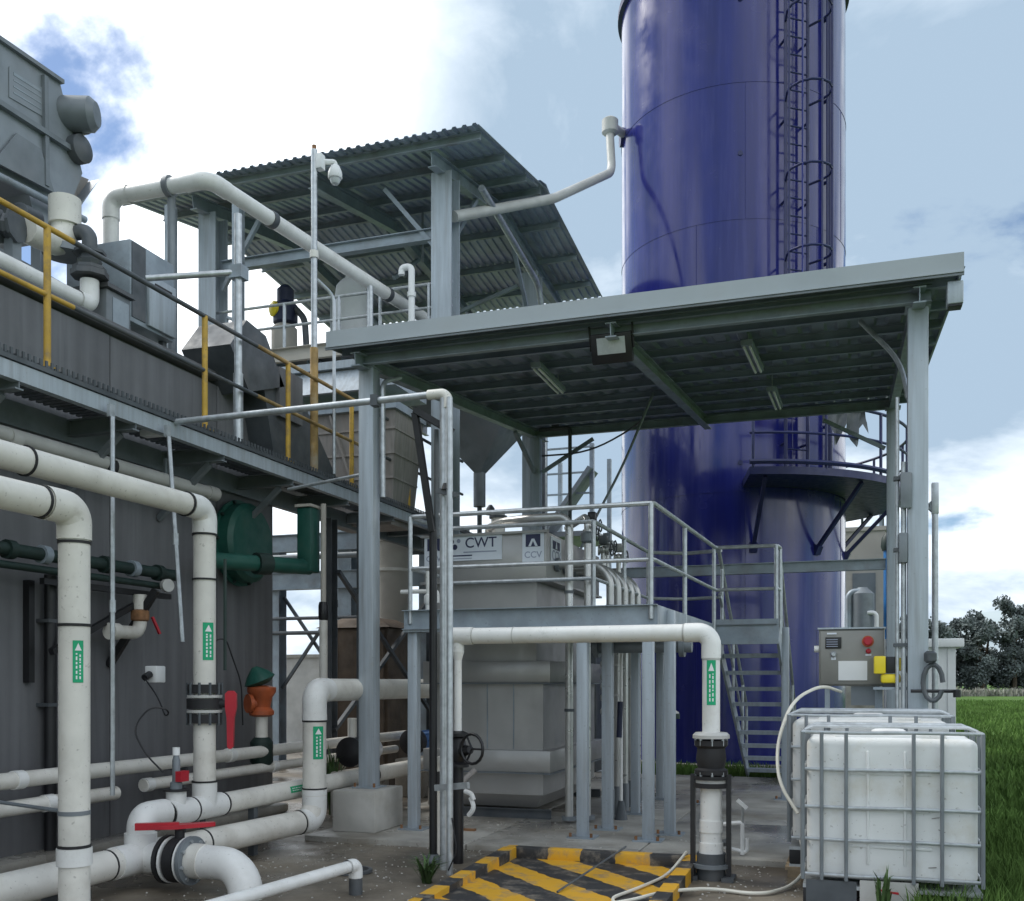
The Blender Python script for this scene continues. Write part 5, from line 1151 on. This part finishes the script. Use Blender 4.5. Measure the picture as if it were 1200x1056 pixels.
# ================================================================== CABINET, DOSING PUMP, MAST
t = thing('control_cabinet', 'grey steel control cabinet on legs behind the totes', 'cabinet', (0, 9.45, .05))
C0, C1 = (-.29, 9.36, 1.47), (.26, 9.60, 1.97)
obj('body', MB().bbox(C0, C1, .012), 'cabinet', t)
d = obj('door', MB().bbox((-.275, 9.345, 1.485), (.245, 9.359, 1.955), .004), 'cabinet', t)
obj('roof_strip', MB().box((-.30, 9.34, 1.971), (.27, 9.61, 1.985)), 'steel_light', t)
obj('display', MB().bbox((-.235, 9.333, 1.80), (-.10, 9.344, 1.90), .004), 'black', d)
for k in range(4): obj('display_line', MB().box((-.225, 9.331, 1.815 + k*.02), (-.13, 9.3325, 1.822 + k*.02)), 'ink_grey', d)
obj('tag_plate', MB().box((-.22, 9.338, 1.925), (-.14, 9.344, 1.94)), 'white_board', d)
obj('knob', MB().lathe([(.028, 0), (.028, .02), (.016, .035)], (-.165, 9.344, 1.75), (0, -1, 0)), 'galv', d)
obj('knob_plate', MB().box((-.185, 9.340, 1.70), (-.145, 9.344, 1.73)), 'white_board', d)
e = obj('stop_button', MB().lathe([(.05, 0), (.05, .012), (.03, .014), (.03, .05)], (.12, 9.344, 1.86), (0, -1, 0)), 'orange', d)
obj('stop_cap', MB().lathe([(.038, 0), (.038, .02), (.03, .028)], (.12, 9.295, 1.86), (0, -1, 0)), 'red', e)
obj('lamp', MB().lathe([(.022, 0), (.022, .02), (.01, .03)], (.125, 9.344, 1.775), (0, -1, 0)), 'red', d)
obj('lamp_plate', MB().box((.10, 9.340, 1.735), (.15, 9.344, 1.75)), 'white_board', d)
obj('paper_notice', MB().box((-.125, 9.338, 1.52), (.115, 9.344, 1.69)), 'white_paint', d)
obj('hinge', MB().cyl((-.33, 9.4, 1.80), (-.29, 9.4, 1.80), .03), 'pvc_new', t)
for x in (-.22, .2):
    for y in (9.4, 9.56): obj('leg', MB().box((x - .02, y - .02, .05), (x + .02, y + .02, 1.47)), 'steel_grey', t)
obj('gland_box', MB().box((-.02, 9.4, 1.30), (.22, 9.56, 1.468)), 'steel_mid', t)
t = thing('dosing_pump', 'yellow dosing pump with black head fixed beside the cabinet', 'pump', (.3, 9.2, 1.45))
obj('bracket', MB().box((.16, 9.10, 1.44), (.46, 9.34, 1.462)).box((.2, 9.3, .05), (.24, 9.34, 1.44)), 'steel_grey', t)
obj('control_face', MB().bbox((.165, 9.08, 1.575), (.26, 9.26, 1.725), .012), 'yellow_clean', t)
obj('core', MB().bbox((.258, 9.10, 1.58), (.35, 9.25, 1.72), .012), 'black', t)
obj('rear_case', MB().bbox((.349, 9.10, 1.60), (.41, 9.24, 1.71), .02), 'yellow_clean', t)
obj('base', MB().bbox((.22, 9.10, 1.495), (.38, 9.24, 1.574), .02), 'yellow_clean', t)
obj('feet', MB().box((.235, 9.12, 1.462), (.365, 9.22, 1.496)), 'black', t)
obj('head', MB().lathe([(.05, 0), (.075, .02), (.075, .05), (.04, .07)], (.41, 9.16, 1.655), (1, 0, 0)), 'black', t)
obj('tube', MB().tube([(.46, 9.14, 1.66), (.48, 9.10, 1.8), (.45, 9.08, 1.5), (.44, 9.05, 1.3)], .012, n=8, fil=.05), 'black', t)
obj('inlet', MB().cyl((.40, 9.10, 1.40), (.40, 9.10, 1.52), .022), 'black', t)
t = thing('hose_reel', 'dark coiled lines and small valve strapped to the right canopy column', 'hose', (.6, 8.95, 1.4))
obj('coil', MB().tube([(.62 + .10*math.cos(a*.45)*.75, 8.97, 1.50 + .15*math.sin(a*.45)) for a in range(14)], .02, n=8), 'steel_dark', t)
obj('valve', MB().lathe([(.03, 0), (.05, .02), (.05, .08), (.03, .1)], (.60, 8.96, 1.66)), 'steel_dark', t)
obj('cross', MB().tube([(.45, 8.98, 1.43), (.82, 8.98, 1.43)], .014, n=8), 'black', t)
obj('tap', MB().lathe([(.03, 0), (.03, .06)], (.80, 8.95, 1.38)), 'black', t)
t = thing('instrument_mast', 'slim galvanised mast with small bracketed sensor right of the canopy column', 'pole', (.67, 9.7, 0))
obj('mast', MB().cyl((.69, 9.73, .05), (.69, 9.73, 3.2), .027, n=10), 'galv', t)
obj('sensor', MB().bbox((.66, 9.70, 3.0), (.72, 9.76, 3.28), .008), 'galv', t)
obj('bracket', MB().bar((.55, 9.7, 3.16), (.68, 9.73, 3.02), .03, .03).bar((.55, 9.7, 3.0), (.68, 9.73, 3.12), .03, .03), 'steel_mid', t)
t = thing('white_pillar', 'small white masonry pillar hut with flat cap behind the right column', 'hut', (1.0, 15, 0))
obj('wall', MB().box((.42, 14.95, 0), (1.32, 15.6, 1.98)), 'white_paint', t)
obj('cap', MB().bbox((.34, 14.86, 1.981), (1.42, 15.7, 2.10), .015), 'white_paint', t)
for x in (.42, 1.22): obj('corner_strip', MB().box((x, 14.935, 0), (x + .1, 14.949, 1.98)), 'white_paint', t)
# ================================================================== BLUE TANK
TC = Vector((-2.18, 19.32, 0)); TR = 2.05; TH = 14.3
t = thing('blue_tank', 'tall glossy dark blue cylindrical steel tank with caged ladder', 'tank', (TC.x, TC.y, 0))
obj('footing', MB().cyl((TC.x, TC.y, -.05), (TC.x, TC.y, .12), TR + .25, n=64), 'concrete', t)
zs = [.12, 2.4, 4.72, 7.05, 9.3, 11.6, TH]
for i in range(6):
    r = TR - .004 * (i % 2)
    c = obj('shell_course', MB().cyl(TC + Vector((0, 0, zs[i] + .001)), TC + Vector((0, 0, zs[i+1] - .001)), r, n=128), 'tank_blue', t)
    obj('weld_bead', MB().cyl(TC + Vector((0, 0, zs[i+1] - .008)), TC + Vector((0, 0, zs[i+1] + .008)), r + .006, n=128), 'tank_blue', c)
    for k in range(3):
        a = R(-100 + 61 * k + 23 * (i % 3)); p_ = TC + Vector((math.cos(a), math.sin(a), 0)) * (r + .001)
        obj('vertical_seam', MB().cyl(p_ + Vector((0, 0, zs[i] + .01)), p_ + Vector((0, 0, zs[i+1] - .01)), .006, n=6), 'tank_blue', c)
obj('top_rim', MB().lathe([(TR - .01, TH - .3), (TR + .07, TH - .28), (TR + .07, TH - .16), (TR - .01, TH - .14)], TC, n=96), 'blue_steel', t)
obj('roof', MB().lathe([(TR, TH), (TR * .6, TH + .3), (.1, TH + .5)], TC, n=64), 'tank_blue', t)
# camera-side directions in plan
fw = Vector((-.3203, .9473, 0)); rt = Vector((.9473, .3203, 0))
def around(deg, r, z): a = R(deg); return TC + rt * (math.sin(a) * r) - fw * (math.cos(a) * r) + Vector((0, 0, z))
la = 17
lad = obj('ladder_stile', MB().cyl(around(la - 5.5, TR + .16, 4.9), around(la - 5.5, TR + .16, TH + .6), .03, n=8), 'blue_steel', t)
obj('ladder_stile', MB().cyl(around(la + 5.5, TR + .16, 4.9), around(la + 5.5, TR + .16, TH + .6), .03, n=8), 'blue_steel', t)
rung = mesh_of('rung', MB().cyl(around(la - 5.5, TR + .16, 0), around(la + 5.5, TR + .16, 0), .013, n=6), 'blue_steel')
for i in range(30):
    o = obj('rung', rung, None, t); o.location = o.location + Vector((0, 0, 5.1 + i * .3))
nrm = (around(la, 1, 0) - TC).normalized(); tan = Vector((-nrm.y, nrm.x, 0)); lc = around(la, TR + .16, 0)
def hoop_pt(a, z): return lc + nrm * (.36 + .36 * math.sin(a)) + tan * (.36 * math.cos(a)) + Vector((0, 0, z))
hoop = mesh_of('cage_hoop', MB().tube([lc + tan * .22] + [hoop_pt(R(-20 + k * 27.5), 0) for k in range(9)] + [lc - tan * .22], .02, n=6), 'blue_steel')
for i in range(6):
    o = obj('cage_hoop', hoop, None, t); o.location = o.location + Vector((0, 0, 7.2 + i * 1.33))
for a in (-5, 40, 90, 140, 185): obj('cage_strap', MB().cyl(hoop_pt(R(a), 7.2), hoop_pt(R(a), TH + .5), .018, n=6), 'blue_steel' if a != 140 else 'tank_blue', t)
for i in range(7):
    z = 5.5 + i * 1.35
    for s in (-5.5, 5.5): obj('stand_off', MB().cyl(around(la + s, TR - .01, z), around(la + s, TR + .16, z), .022, n=6), 'blue_steel', t)
# riser pipe on the right flank
obj('riser_pipe', MB().cyl(around(38, TR + .10, 5.0), around(38, TR + .10, TH), .05, n=12), 'blue_steel', t)
for i in range(6): obj('pipe_clip', MB().cyl(around(38, TR - .01, 5.9 + i*1.4), around(38, TR + .10, 5.9 + i*1.4), .03, n=6), 'blue_steel', t)
for i in range(4): obj('bolt_plate', MB().lathe([(.04, 0), (.04, .02)], around(-8, TR - .004, 5.2 + i*2.6), (around(-8, 1, 0) - TC).normalized()), 'blue_steel', t)
# balcony
BZ = 4.78; r0, r1_ = TR + .02, 3.14; A0, A1 = -7, 150
mb = MB(); N = 40; vs_ = []
for i in range(N + 1):
    d = A0 + (A1 - A0) * i / N
    vs_ += [around(d, r0, BZ), around(d, r1_, BZ), around(d, r1_, BZ + .12), around(d, r0, BZ + .12)]
fs = []
for i in range(N):
    for k in range(4): fs.append((4*i + k, 4*i + (k+1) % 4, 4*i + 4 + (k+1) % 4, 4*i + 4 + k))
fs += [(0, 1, 2, 3), (4*N, 4*N+1, 4*N+2, 4*N+3)]
b = obj('balcony', mb.add(vs_, fs), 'blue_steel', t)
arc = lambda r, z, a0=A0, a1=A1, n=36: [around(a0 + (a1 - a0) * i / n, r, z) for i in range(n + 1)]
obj('kick_plate', MB().tube(arc(r1_ - .01, BZ + .2), .04, n=6), 'blue_steel', b)
obj('hand_rail', MB().tube(arc(r1_ - .02, BZ + 1.12), .026, n=6), 'blue_steel', b)
obj('mid_rail', MB().tube(arc(r1_ - .02, BZ + .66), .022, n=6), 'blue_steel', b)
for d in (-6, 16, 38, 60, 84, 106, 128, 149): obj('rail_post', MB().cyl(around(d, r1_ - .02, BZ + .1), around(d, r1_ - .02, BZ + 1.13), .025, n=6), 'blue_steel', b)
for d in (-2, 32, 66, 104):
    obj('strut', MB().bar(around(d, TR + .0, BZ - 1.0), around(d, r1_ - .15, BZ - .01), .06, .06), 'blue_steel', b)
    obj('strut_pad', MB().bar(around(d, TR - .02, BZ - 1.08), around(d, TR + .05, BZ - .94), .12, .1), 'blue_steel', b)
obj('end_gate', MB().tube([around(149, TR + .1, BZ + .1), around(149, TR + .1, BZ + 1.1), around(149, r1_, BZ + 1.1)], .024, n=6), 'blue_steel', b)
t = thing('balcony_board', 'rust brown plank leaning over the blue tank balcony', 'board', tuple(around(30, 2.5, 6)))
obj('plank', MB().bar(around(2, 3.06, 6.12), around(17, 3.06, 6.10), .05, .16), 'rust', t)
t = thing('balcony_tarp', 'dark crumpled sheet draped over the balcony rail of the blue tank', 'sheet', tuple(around(70, 2.7, 5.5)))
rnd = random.Random(4); mb = MB(); nu, nv = 14, 10; vs_ = []
for i in range(nu + 1):
    for j in range(nv + 1):
        d = 15 + 17 * i / nu; f = j / nv; z = 6.08 - .55 * f * (1.1 - .35 * math.sin(i * 1.1)) + .05 * mnoise.noise((i * .5, j * .5, 1))
        vs_.append(around(d, 3.03 + .06 * math.sin(i * 1.7 + j * .3) * f + .03, z))
obj('cloth', mb.add(vs_, [(i*(nv+1)+j, i*(nv+1)+j+1, (i+1)*(nv+1)+j+1, (i+1)*(nv+1)+j) for i in range(nu) for j in range(nv)], True), 'steel_dark', t)
obj('fold', MB().bar(around(15, 3.06, 6.06), around(32, 3.06, 6.10), .12, .16), 'steel_dark', t)
t = thing('tank_nozzle_pipe', 'grey white pipe sloping from the blue tank side to the roofed tower', 'pipe', (-4.2, 17.9, 10.6))
obj('pipe', MB().tube([around(-88, TR - .1, 11.72), (-4.22, 18.02, 11.70), (-4.13, 17.85, 10.72), (-4.50, 15.35, 9.16), (-5.24, 12.98, 7.95)], .075, n=14, fil=.2), 'pvc_grey', t)
obj('elbow', MB().lathe([(.1, -.14), (.15, -.1), (.15, .12), (.1, .16)], (-4.2, 18.0, 11.62)), 'pvc_grey', t)
obj('flange', MB().cyl(around(-88, TR - .01, 11.72), around(-88, TR + .05, 11.72), .17), 'blue_steel', t)

# ================================================================== BACKGROUND PLANT
t = thing('beige_building', 'beige concrete block structure with roof railing right behind the blue tank', 'building', (.3, 26, 0))
obj('wall', MB().box((-.25, 25.4, 0), (.72, 27.2, 5.1)), 'beige', t)
obj('recess', MB().box((-.02, 25.38, 1.9), (.50, 25.399, 4.1)), 'steel_mid', t)
obj('cornice', MB().box((-.28, 25.36, 5.101), (.75, 27.24, 5.2)), 'beige', t)
for x in (-.2, .2, .66): obj('rail_post', MB().cyl((x, 25.45, 5.2), (x, 25.45, 6.2), .03, n=6), 'green_dark', t)
for z in (5.7, 6.18): obj('rail', MB().cyl((-.22, 25.45, z), (.68, 25.45, z), .03, n=6), 'green_dark', t)
obj('arch_rail', MB().tube([(.62, 25.45, 5.2), (.66, 25.45, 6.3), (.4, 25.45, 6.5), (.1, 25.45, 6.2)], .05, n=6, fil=.2), 'steel_grey', t)
obj('downpipe', MB().cyl((-.38, 25.3, 0), (-.38, 25.3, 5.6), .07), 'white_paint', t)
t = thing('blue_standpipe', 'bright blue upright pipe beside the beige block', 'pipe', (.75, 24.9, 0))
obj('pipe', MB().cyl((.76, 24.9, 0), (.76, 24.9, 4.6), .1), 'blue_pipe', t)
obj('elbow', MB().lathe([(.13, 0), (.16, .1), (.14, .3), (.06, .42)], (.76, 24.9, 4.55)), 'green_dark', t)
t = thing('small_plant_skid', 'small pumps and grey pipes in front of the beige block', 'machine', (.2, 24.6, 0))
obj('pipe', MB().tube([(-.1, 24.6, 0), (-.1, 24.6, 3.6), (.35, 24.6, 3.6), (.35, 24.6, 2.6)], .07, fil=.15), 'steel_grey', t)
obj('vessel', MB().lathe([(.1, 0), (.26, .1), (.26, 1.0), (.1, 1.15)], (.2, 24.7, 2.55)), 'steel_mid', t)
obj('pipe', MB().tube([(.5, 24.5, 2.2), (.5, 24.5, 3.1), (.3, 24.5, 3.1)], .05, fil=.1), 'white_paint', t)
obj('valve', MB().lathe([(.08, 0), (.12, .05), (.12, .2), (.06, .25)], (.5, 24.5, 2.4)), 'green', t)
obj('base', MB().box((-.4, 24.2, 0), (.8, 25.0, 2.0)), 'concrete', t)

def frame_bg(name, lab, x0, x1, y, zs_, xs_, mat_, cat='frame', d=.16, h=.3):
    t = thing(name, lab, cat, ((x0+x1)/2, y, 0))
    for z in zs_: obj('beam', MB().ibeam((x0, y, z), (x1, y, z), h, .16), mat_, t)
    for x in xs_: obj('column', MB().ibeam((x, y + .18, 0), (x, y + .18, max(zs_)), .26, .24, up=(0, 1, 0)), mat_, t)
    return t
t = frame_bg('pipe_rack', 'grey steel pipe rack with deep beams under the walkway gap', -11, -6.4, 15.3, (3.9, 3.25), (-9.6, -8.2, -6.7), 'steel_grey')
obj('brace', MB().bar((-9.5, 15.5, 1.4), (-8.3, 15.5, 3.0), .05, .05), 'steel_dark', t)
obj('brace', MB().bar((-9.5, 15.56, 3.0), (-8.3, 15.56, 1.4), .05, .05), 'steel_dark', t)
obj('rail', MB().cyl((-11, 15.2, 2.35), (-6.4, 15.2, 2.35), .035), 'steel_dark', t)
obj('rail', MB().cyl((-11, 15.2, 2.6), (-6.4, 15.2, 2.6), .03), 'steel_dark', t)
obj('rack_pipe', MB().cyl((-11, 15.0, 3.62), (-6.4, 15.0, 3.62), .05), 'steel_mid', t)
t = thing('cream_silo', 'cream ringed cylinder standing behind the canopy column', 'silo', (-6.9, 14.9, 0))
obj('shell', MB().cyl((-6.95, 14.6, 0), (-6.95, 14.6, 3.78), .30, n=28), 'beige', t)
for z in (2.35, 3.25, 3.72): obj('ring', MB().cyl((-6.95, 14.6, z), (-6.95, 14.6, z + .05), .325, n=28), 'pvc', t)
obj('lid', MB().lathe([(.3, 0), (.2, .08), (.05, .12)], (-6.95, 14.6, 3.781)), 'beige', t)
t = thing('brown_tank', 'low dark brown steel tank under the walkway behind the pumps', 'tank', (-7.3, 13.8, 0))
obj('body', MB().bbox((-7.45, 13.2, 0), (-6.35, 14.2, 2.30), .03), 'brown_tank', t)
obj('lid', MB().frustum((-7.5, 13.15), (-6.30, 14.25), 2.301, (-7.2, 13.4), (-6.6, 14.0), 2.45), 'brown_tank', t)
for k in range(3): obj('rib', MB().box((-7.3 + k*.42, 13.14, .1), (-7.24 + k*.42, 13.199, 2.25)), 'brown_tank', t)
t = thing('block_wall', 'low grey block wall far behind under the walkway', 'wall', (-10, 22, 0))
obj('wall', MB().box((-16, 21.5, 0), (-6.5, 21.8, 2.1)), 'concrete_pale', t)
obj('coping', MB().box((-16, 21.45, 2.101), (-6.5, 21.85, 2.18)), 'concrete', t)

t = thing('pump_container', 'low dark steel container between the skid pipes and the blue tank', 'container', (-4.4, 16.4, 0))
obj('body', MB().bbox((-5.3, 15.95, .05), (-3.95, 16.8, 2.3), .02), 'steel_dark', t)
for k in range(8): obj('panel_rib', MB().box((-5.2 + k*.16, 15.92, .2), (-5.12 + k*.16, 15.949, 2.2)), 'steel_dark', t)
obj('lid', MB().bbox((-5.36, 15.88, 2.301), (-3.9, 16.85, 2.36), .01), 'steel_mid', t)

# ================================================================== FAR TREES
def tree(x, y, h, r, lab, seed):
    rnd = random.Random(seed)
    t = thing('field_tree', lab, 'tree', (x, y, 0), 'trees beyond the field')
    mb = MB(); top = Vector((x + rnd.uniform(-.6, .6), y, h * .8))
    mb.tube([(x, y, -.1), (x + rnd.uniform(-.3, .3), y, h * .35), top], [.32, .24, .08], n=7)
    cl = []
    for k in range(9):
        f = .28 + .6 * k / 8; a = rnd.uniform(0, 6.28); l = r * rnd.uniform(.55, 1.0) * (1.15 - .6 * abs(f - .5))
        p_ = Vector((x, y, h * f)); q_ = p_ + Vector((math.cos(a) * l, math.sin(a) * l, h * rnd.uniform(.08, .2)))
        mb.tube([p_, (p_ + q_) / 2 + Vector((0, 0, .1)), q_], [.11, .08, .04], n=5); cl.append((q_, r * rnd.uniform(.28, .5)))
        cl.append((p_ * .45 + q_ * .55 + Vector((0, 0, .4)), r * rnd.uniform(.25, .42)))
    cl.append((top, r * .45)); cl.append((top + Vector((0, 0, h * .12)), r * .3))
    for _ in range(10):
        a = rnd.uniform(0, 6.28); cl.append((Vector((x + math.cos(a) * r * .6, y + math.sin(a) * r * .6, h * rnd.uniform(.13, .5))), r * rnd.uniform(.35, .5)))
    obj('trunk', mb, 'bark', t)
    lm = MB()
    for c, s in cl:
        for _ in range(int(210 * s)):
            u = rnd.gauss(0, 1), rnd.gauss(0, 1), rnd.gauss(0, .75); v_ = Vector(u); v_ = v_.normalized() * s * rnd.random() ** .4
            p_ = c + v_; p_.z = max(p_.z, .5); e = rnd.uniform(.12, .26); d1 = Vector((rnd.gauss(0, 1), rnd.gauss(0, 1), rnd.gauss(0, 1))).normalized(); d2 = d1.orthogonal().normalized()
            o_ = len(lm.v); lm.v += [tuple(p_ - d1*e), tuple(p_ + d2*e*.6), tuple(p_ + d1*e), tuple(p_ - d2*e*.6)]; lm.f.append((o_, o_+1, o_+2, o_+3)); lm.sm.append(True)
    obj('crown', plain_mesh('crown', lm, 'leaf_hazed'), 'leaf_hazed', t)
specs = [(8.5, 5, 8.6, 2.6, 'far tree hidden partly by the white pillar'), (11.5, 1, 9.3, 2.5, 'round topped far tree just right of the canopy column'), (13.6, 4, 9.6, 2.3, 'far tree with open crown right of the round topped one'),
         (15.4, 0, 8.7, 2.2, 'shortest bushy far tree left of the middle of the row'), (17.3, 3, 9.4, 2.4, 'far tree in the middle of the row behind the short one'), (19.4, -1, 9.0, 2.5, 'broad far tree right of the middle of the row'),
         (21.6, 3, 10.0, 2.4, 'far tree left of the tallest one'), (23.7, 0, 11.6, 2.5, 'tallest far tree near the right edge'), (26.2, 2, 10.6, 2.7, 'far tree cut by the right edge of the picture'), (29.5, 1, 10, 2.8, 'last far tree beyond the right edge'), (5, 4, 8.5, 2.6, 'far tree behind the beige block')]
FX = Vector((.9473, .3203, 0)); FY = Vector((-.3203, .9473, 0))
for i, (cx_, dy, h, r, lab) in enumerate(specs):
    p_ = FX * (cx_ + 35) + FY * (118 + dy); tree(p_.x, p_.y, h * .92, r, lab, 50 + i)
def fx_hedge(r_):
    a = r_.uniform(36, 80); b = r_.uniform(111, 114); p_ = FX * a + FY * b; return p_.x, p_.y
o = obj('field_edge_scrub', plain_mesh('field_edge_scrub', blades(9000, fx_hedge, .3, .9, 12, .12), 'dry_scrub'), 'dry_scrub'); o['kind'] = 'stuff'; o['label'] = 'pale dry scrub along the far field edge below the trees'; o['category'] = 'scrub'

# ================================================================== GRIT, STAINS, LITTER
rnd = random.Random(21); gm = MB()
def stone(x, y, z, s):
    p = [Vector((rnd.uniform(-1, 1), rnd.uniform(-1, 1), rnd.uniform(-.5, .9))) for _ in range(6)]
    o = len(gm.v); pts = [(1,0,0),(-1,0,0),(0,1,0),(0,-1,0),(0,0,.8),(0,0,-.5)]
    for q in pts: gm.v.append((x + q[0]*s*rnd.uniform(.6,1.2), y + q[1]*s*rnd.uniform(.6,1.2), z + q[2]*s*rnd.uniform(.6,1.1)))
    for f in ((0,2,4),(2,1,4),(1,3,4),(3,0,4),(2,0,5),(1,2,5),(3,1,5),(0,3,5)): gm.f.append(tuple(o+k for k in f)); gm.sm.append(False)
for _ in range(900):
    k = rnd.random()
    if k < .35: x, y, z = rnd.uniform(-4.6, -2.8), rnd.uniform(5.2, 8.4), 0
    elif k < .5: x, y, z = rnd.uniform(-1.1, -.3), rnd.uniform(6.6, 8.4), 0
    elif k < .7: x, y, z = rnd.uniform(-6.2, -4.4), rnd.uniform(5, 10), 0
    elif k < .85: x, y, z = rnd.uniform(-4.8, .2), 8.43 + abs(rnd.gauss(0, .04)) * -1, 0
    else: x, y, z = rnd.uniform(-4.4, 0), rnd.uniform(8.6, 10), .05
    stone(x, y, z + .002, rnd.choice((.004, .006, .008, .012)))
me = plain_mesh('gravel_grit', gm, 'concrete_pale'); o = obj('gravel_grit', me, None); o['kind'] = 'stuff'; o['label'] = 'loose grit and small stones scattered over the yard'; o['category'] = 'grit'
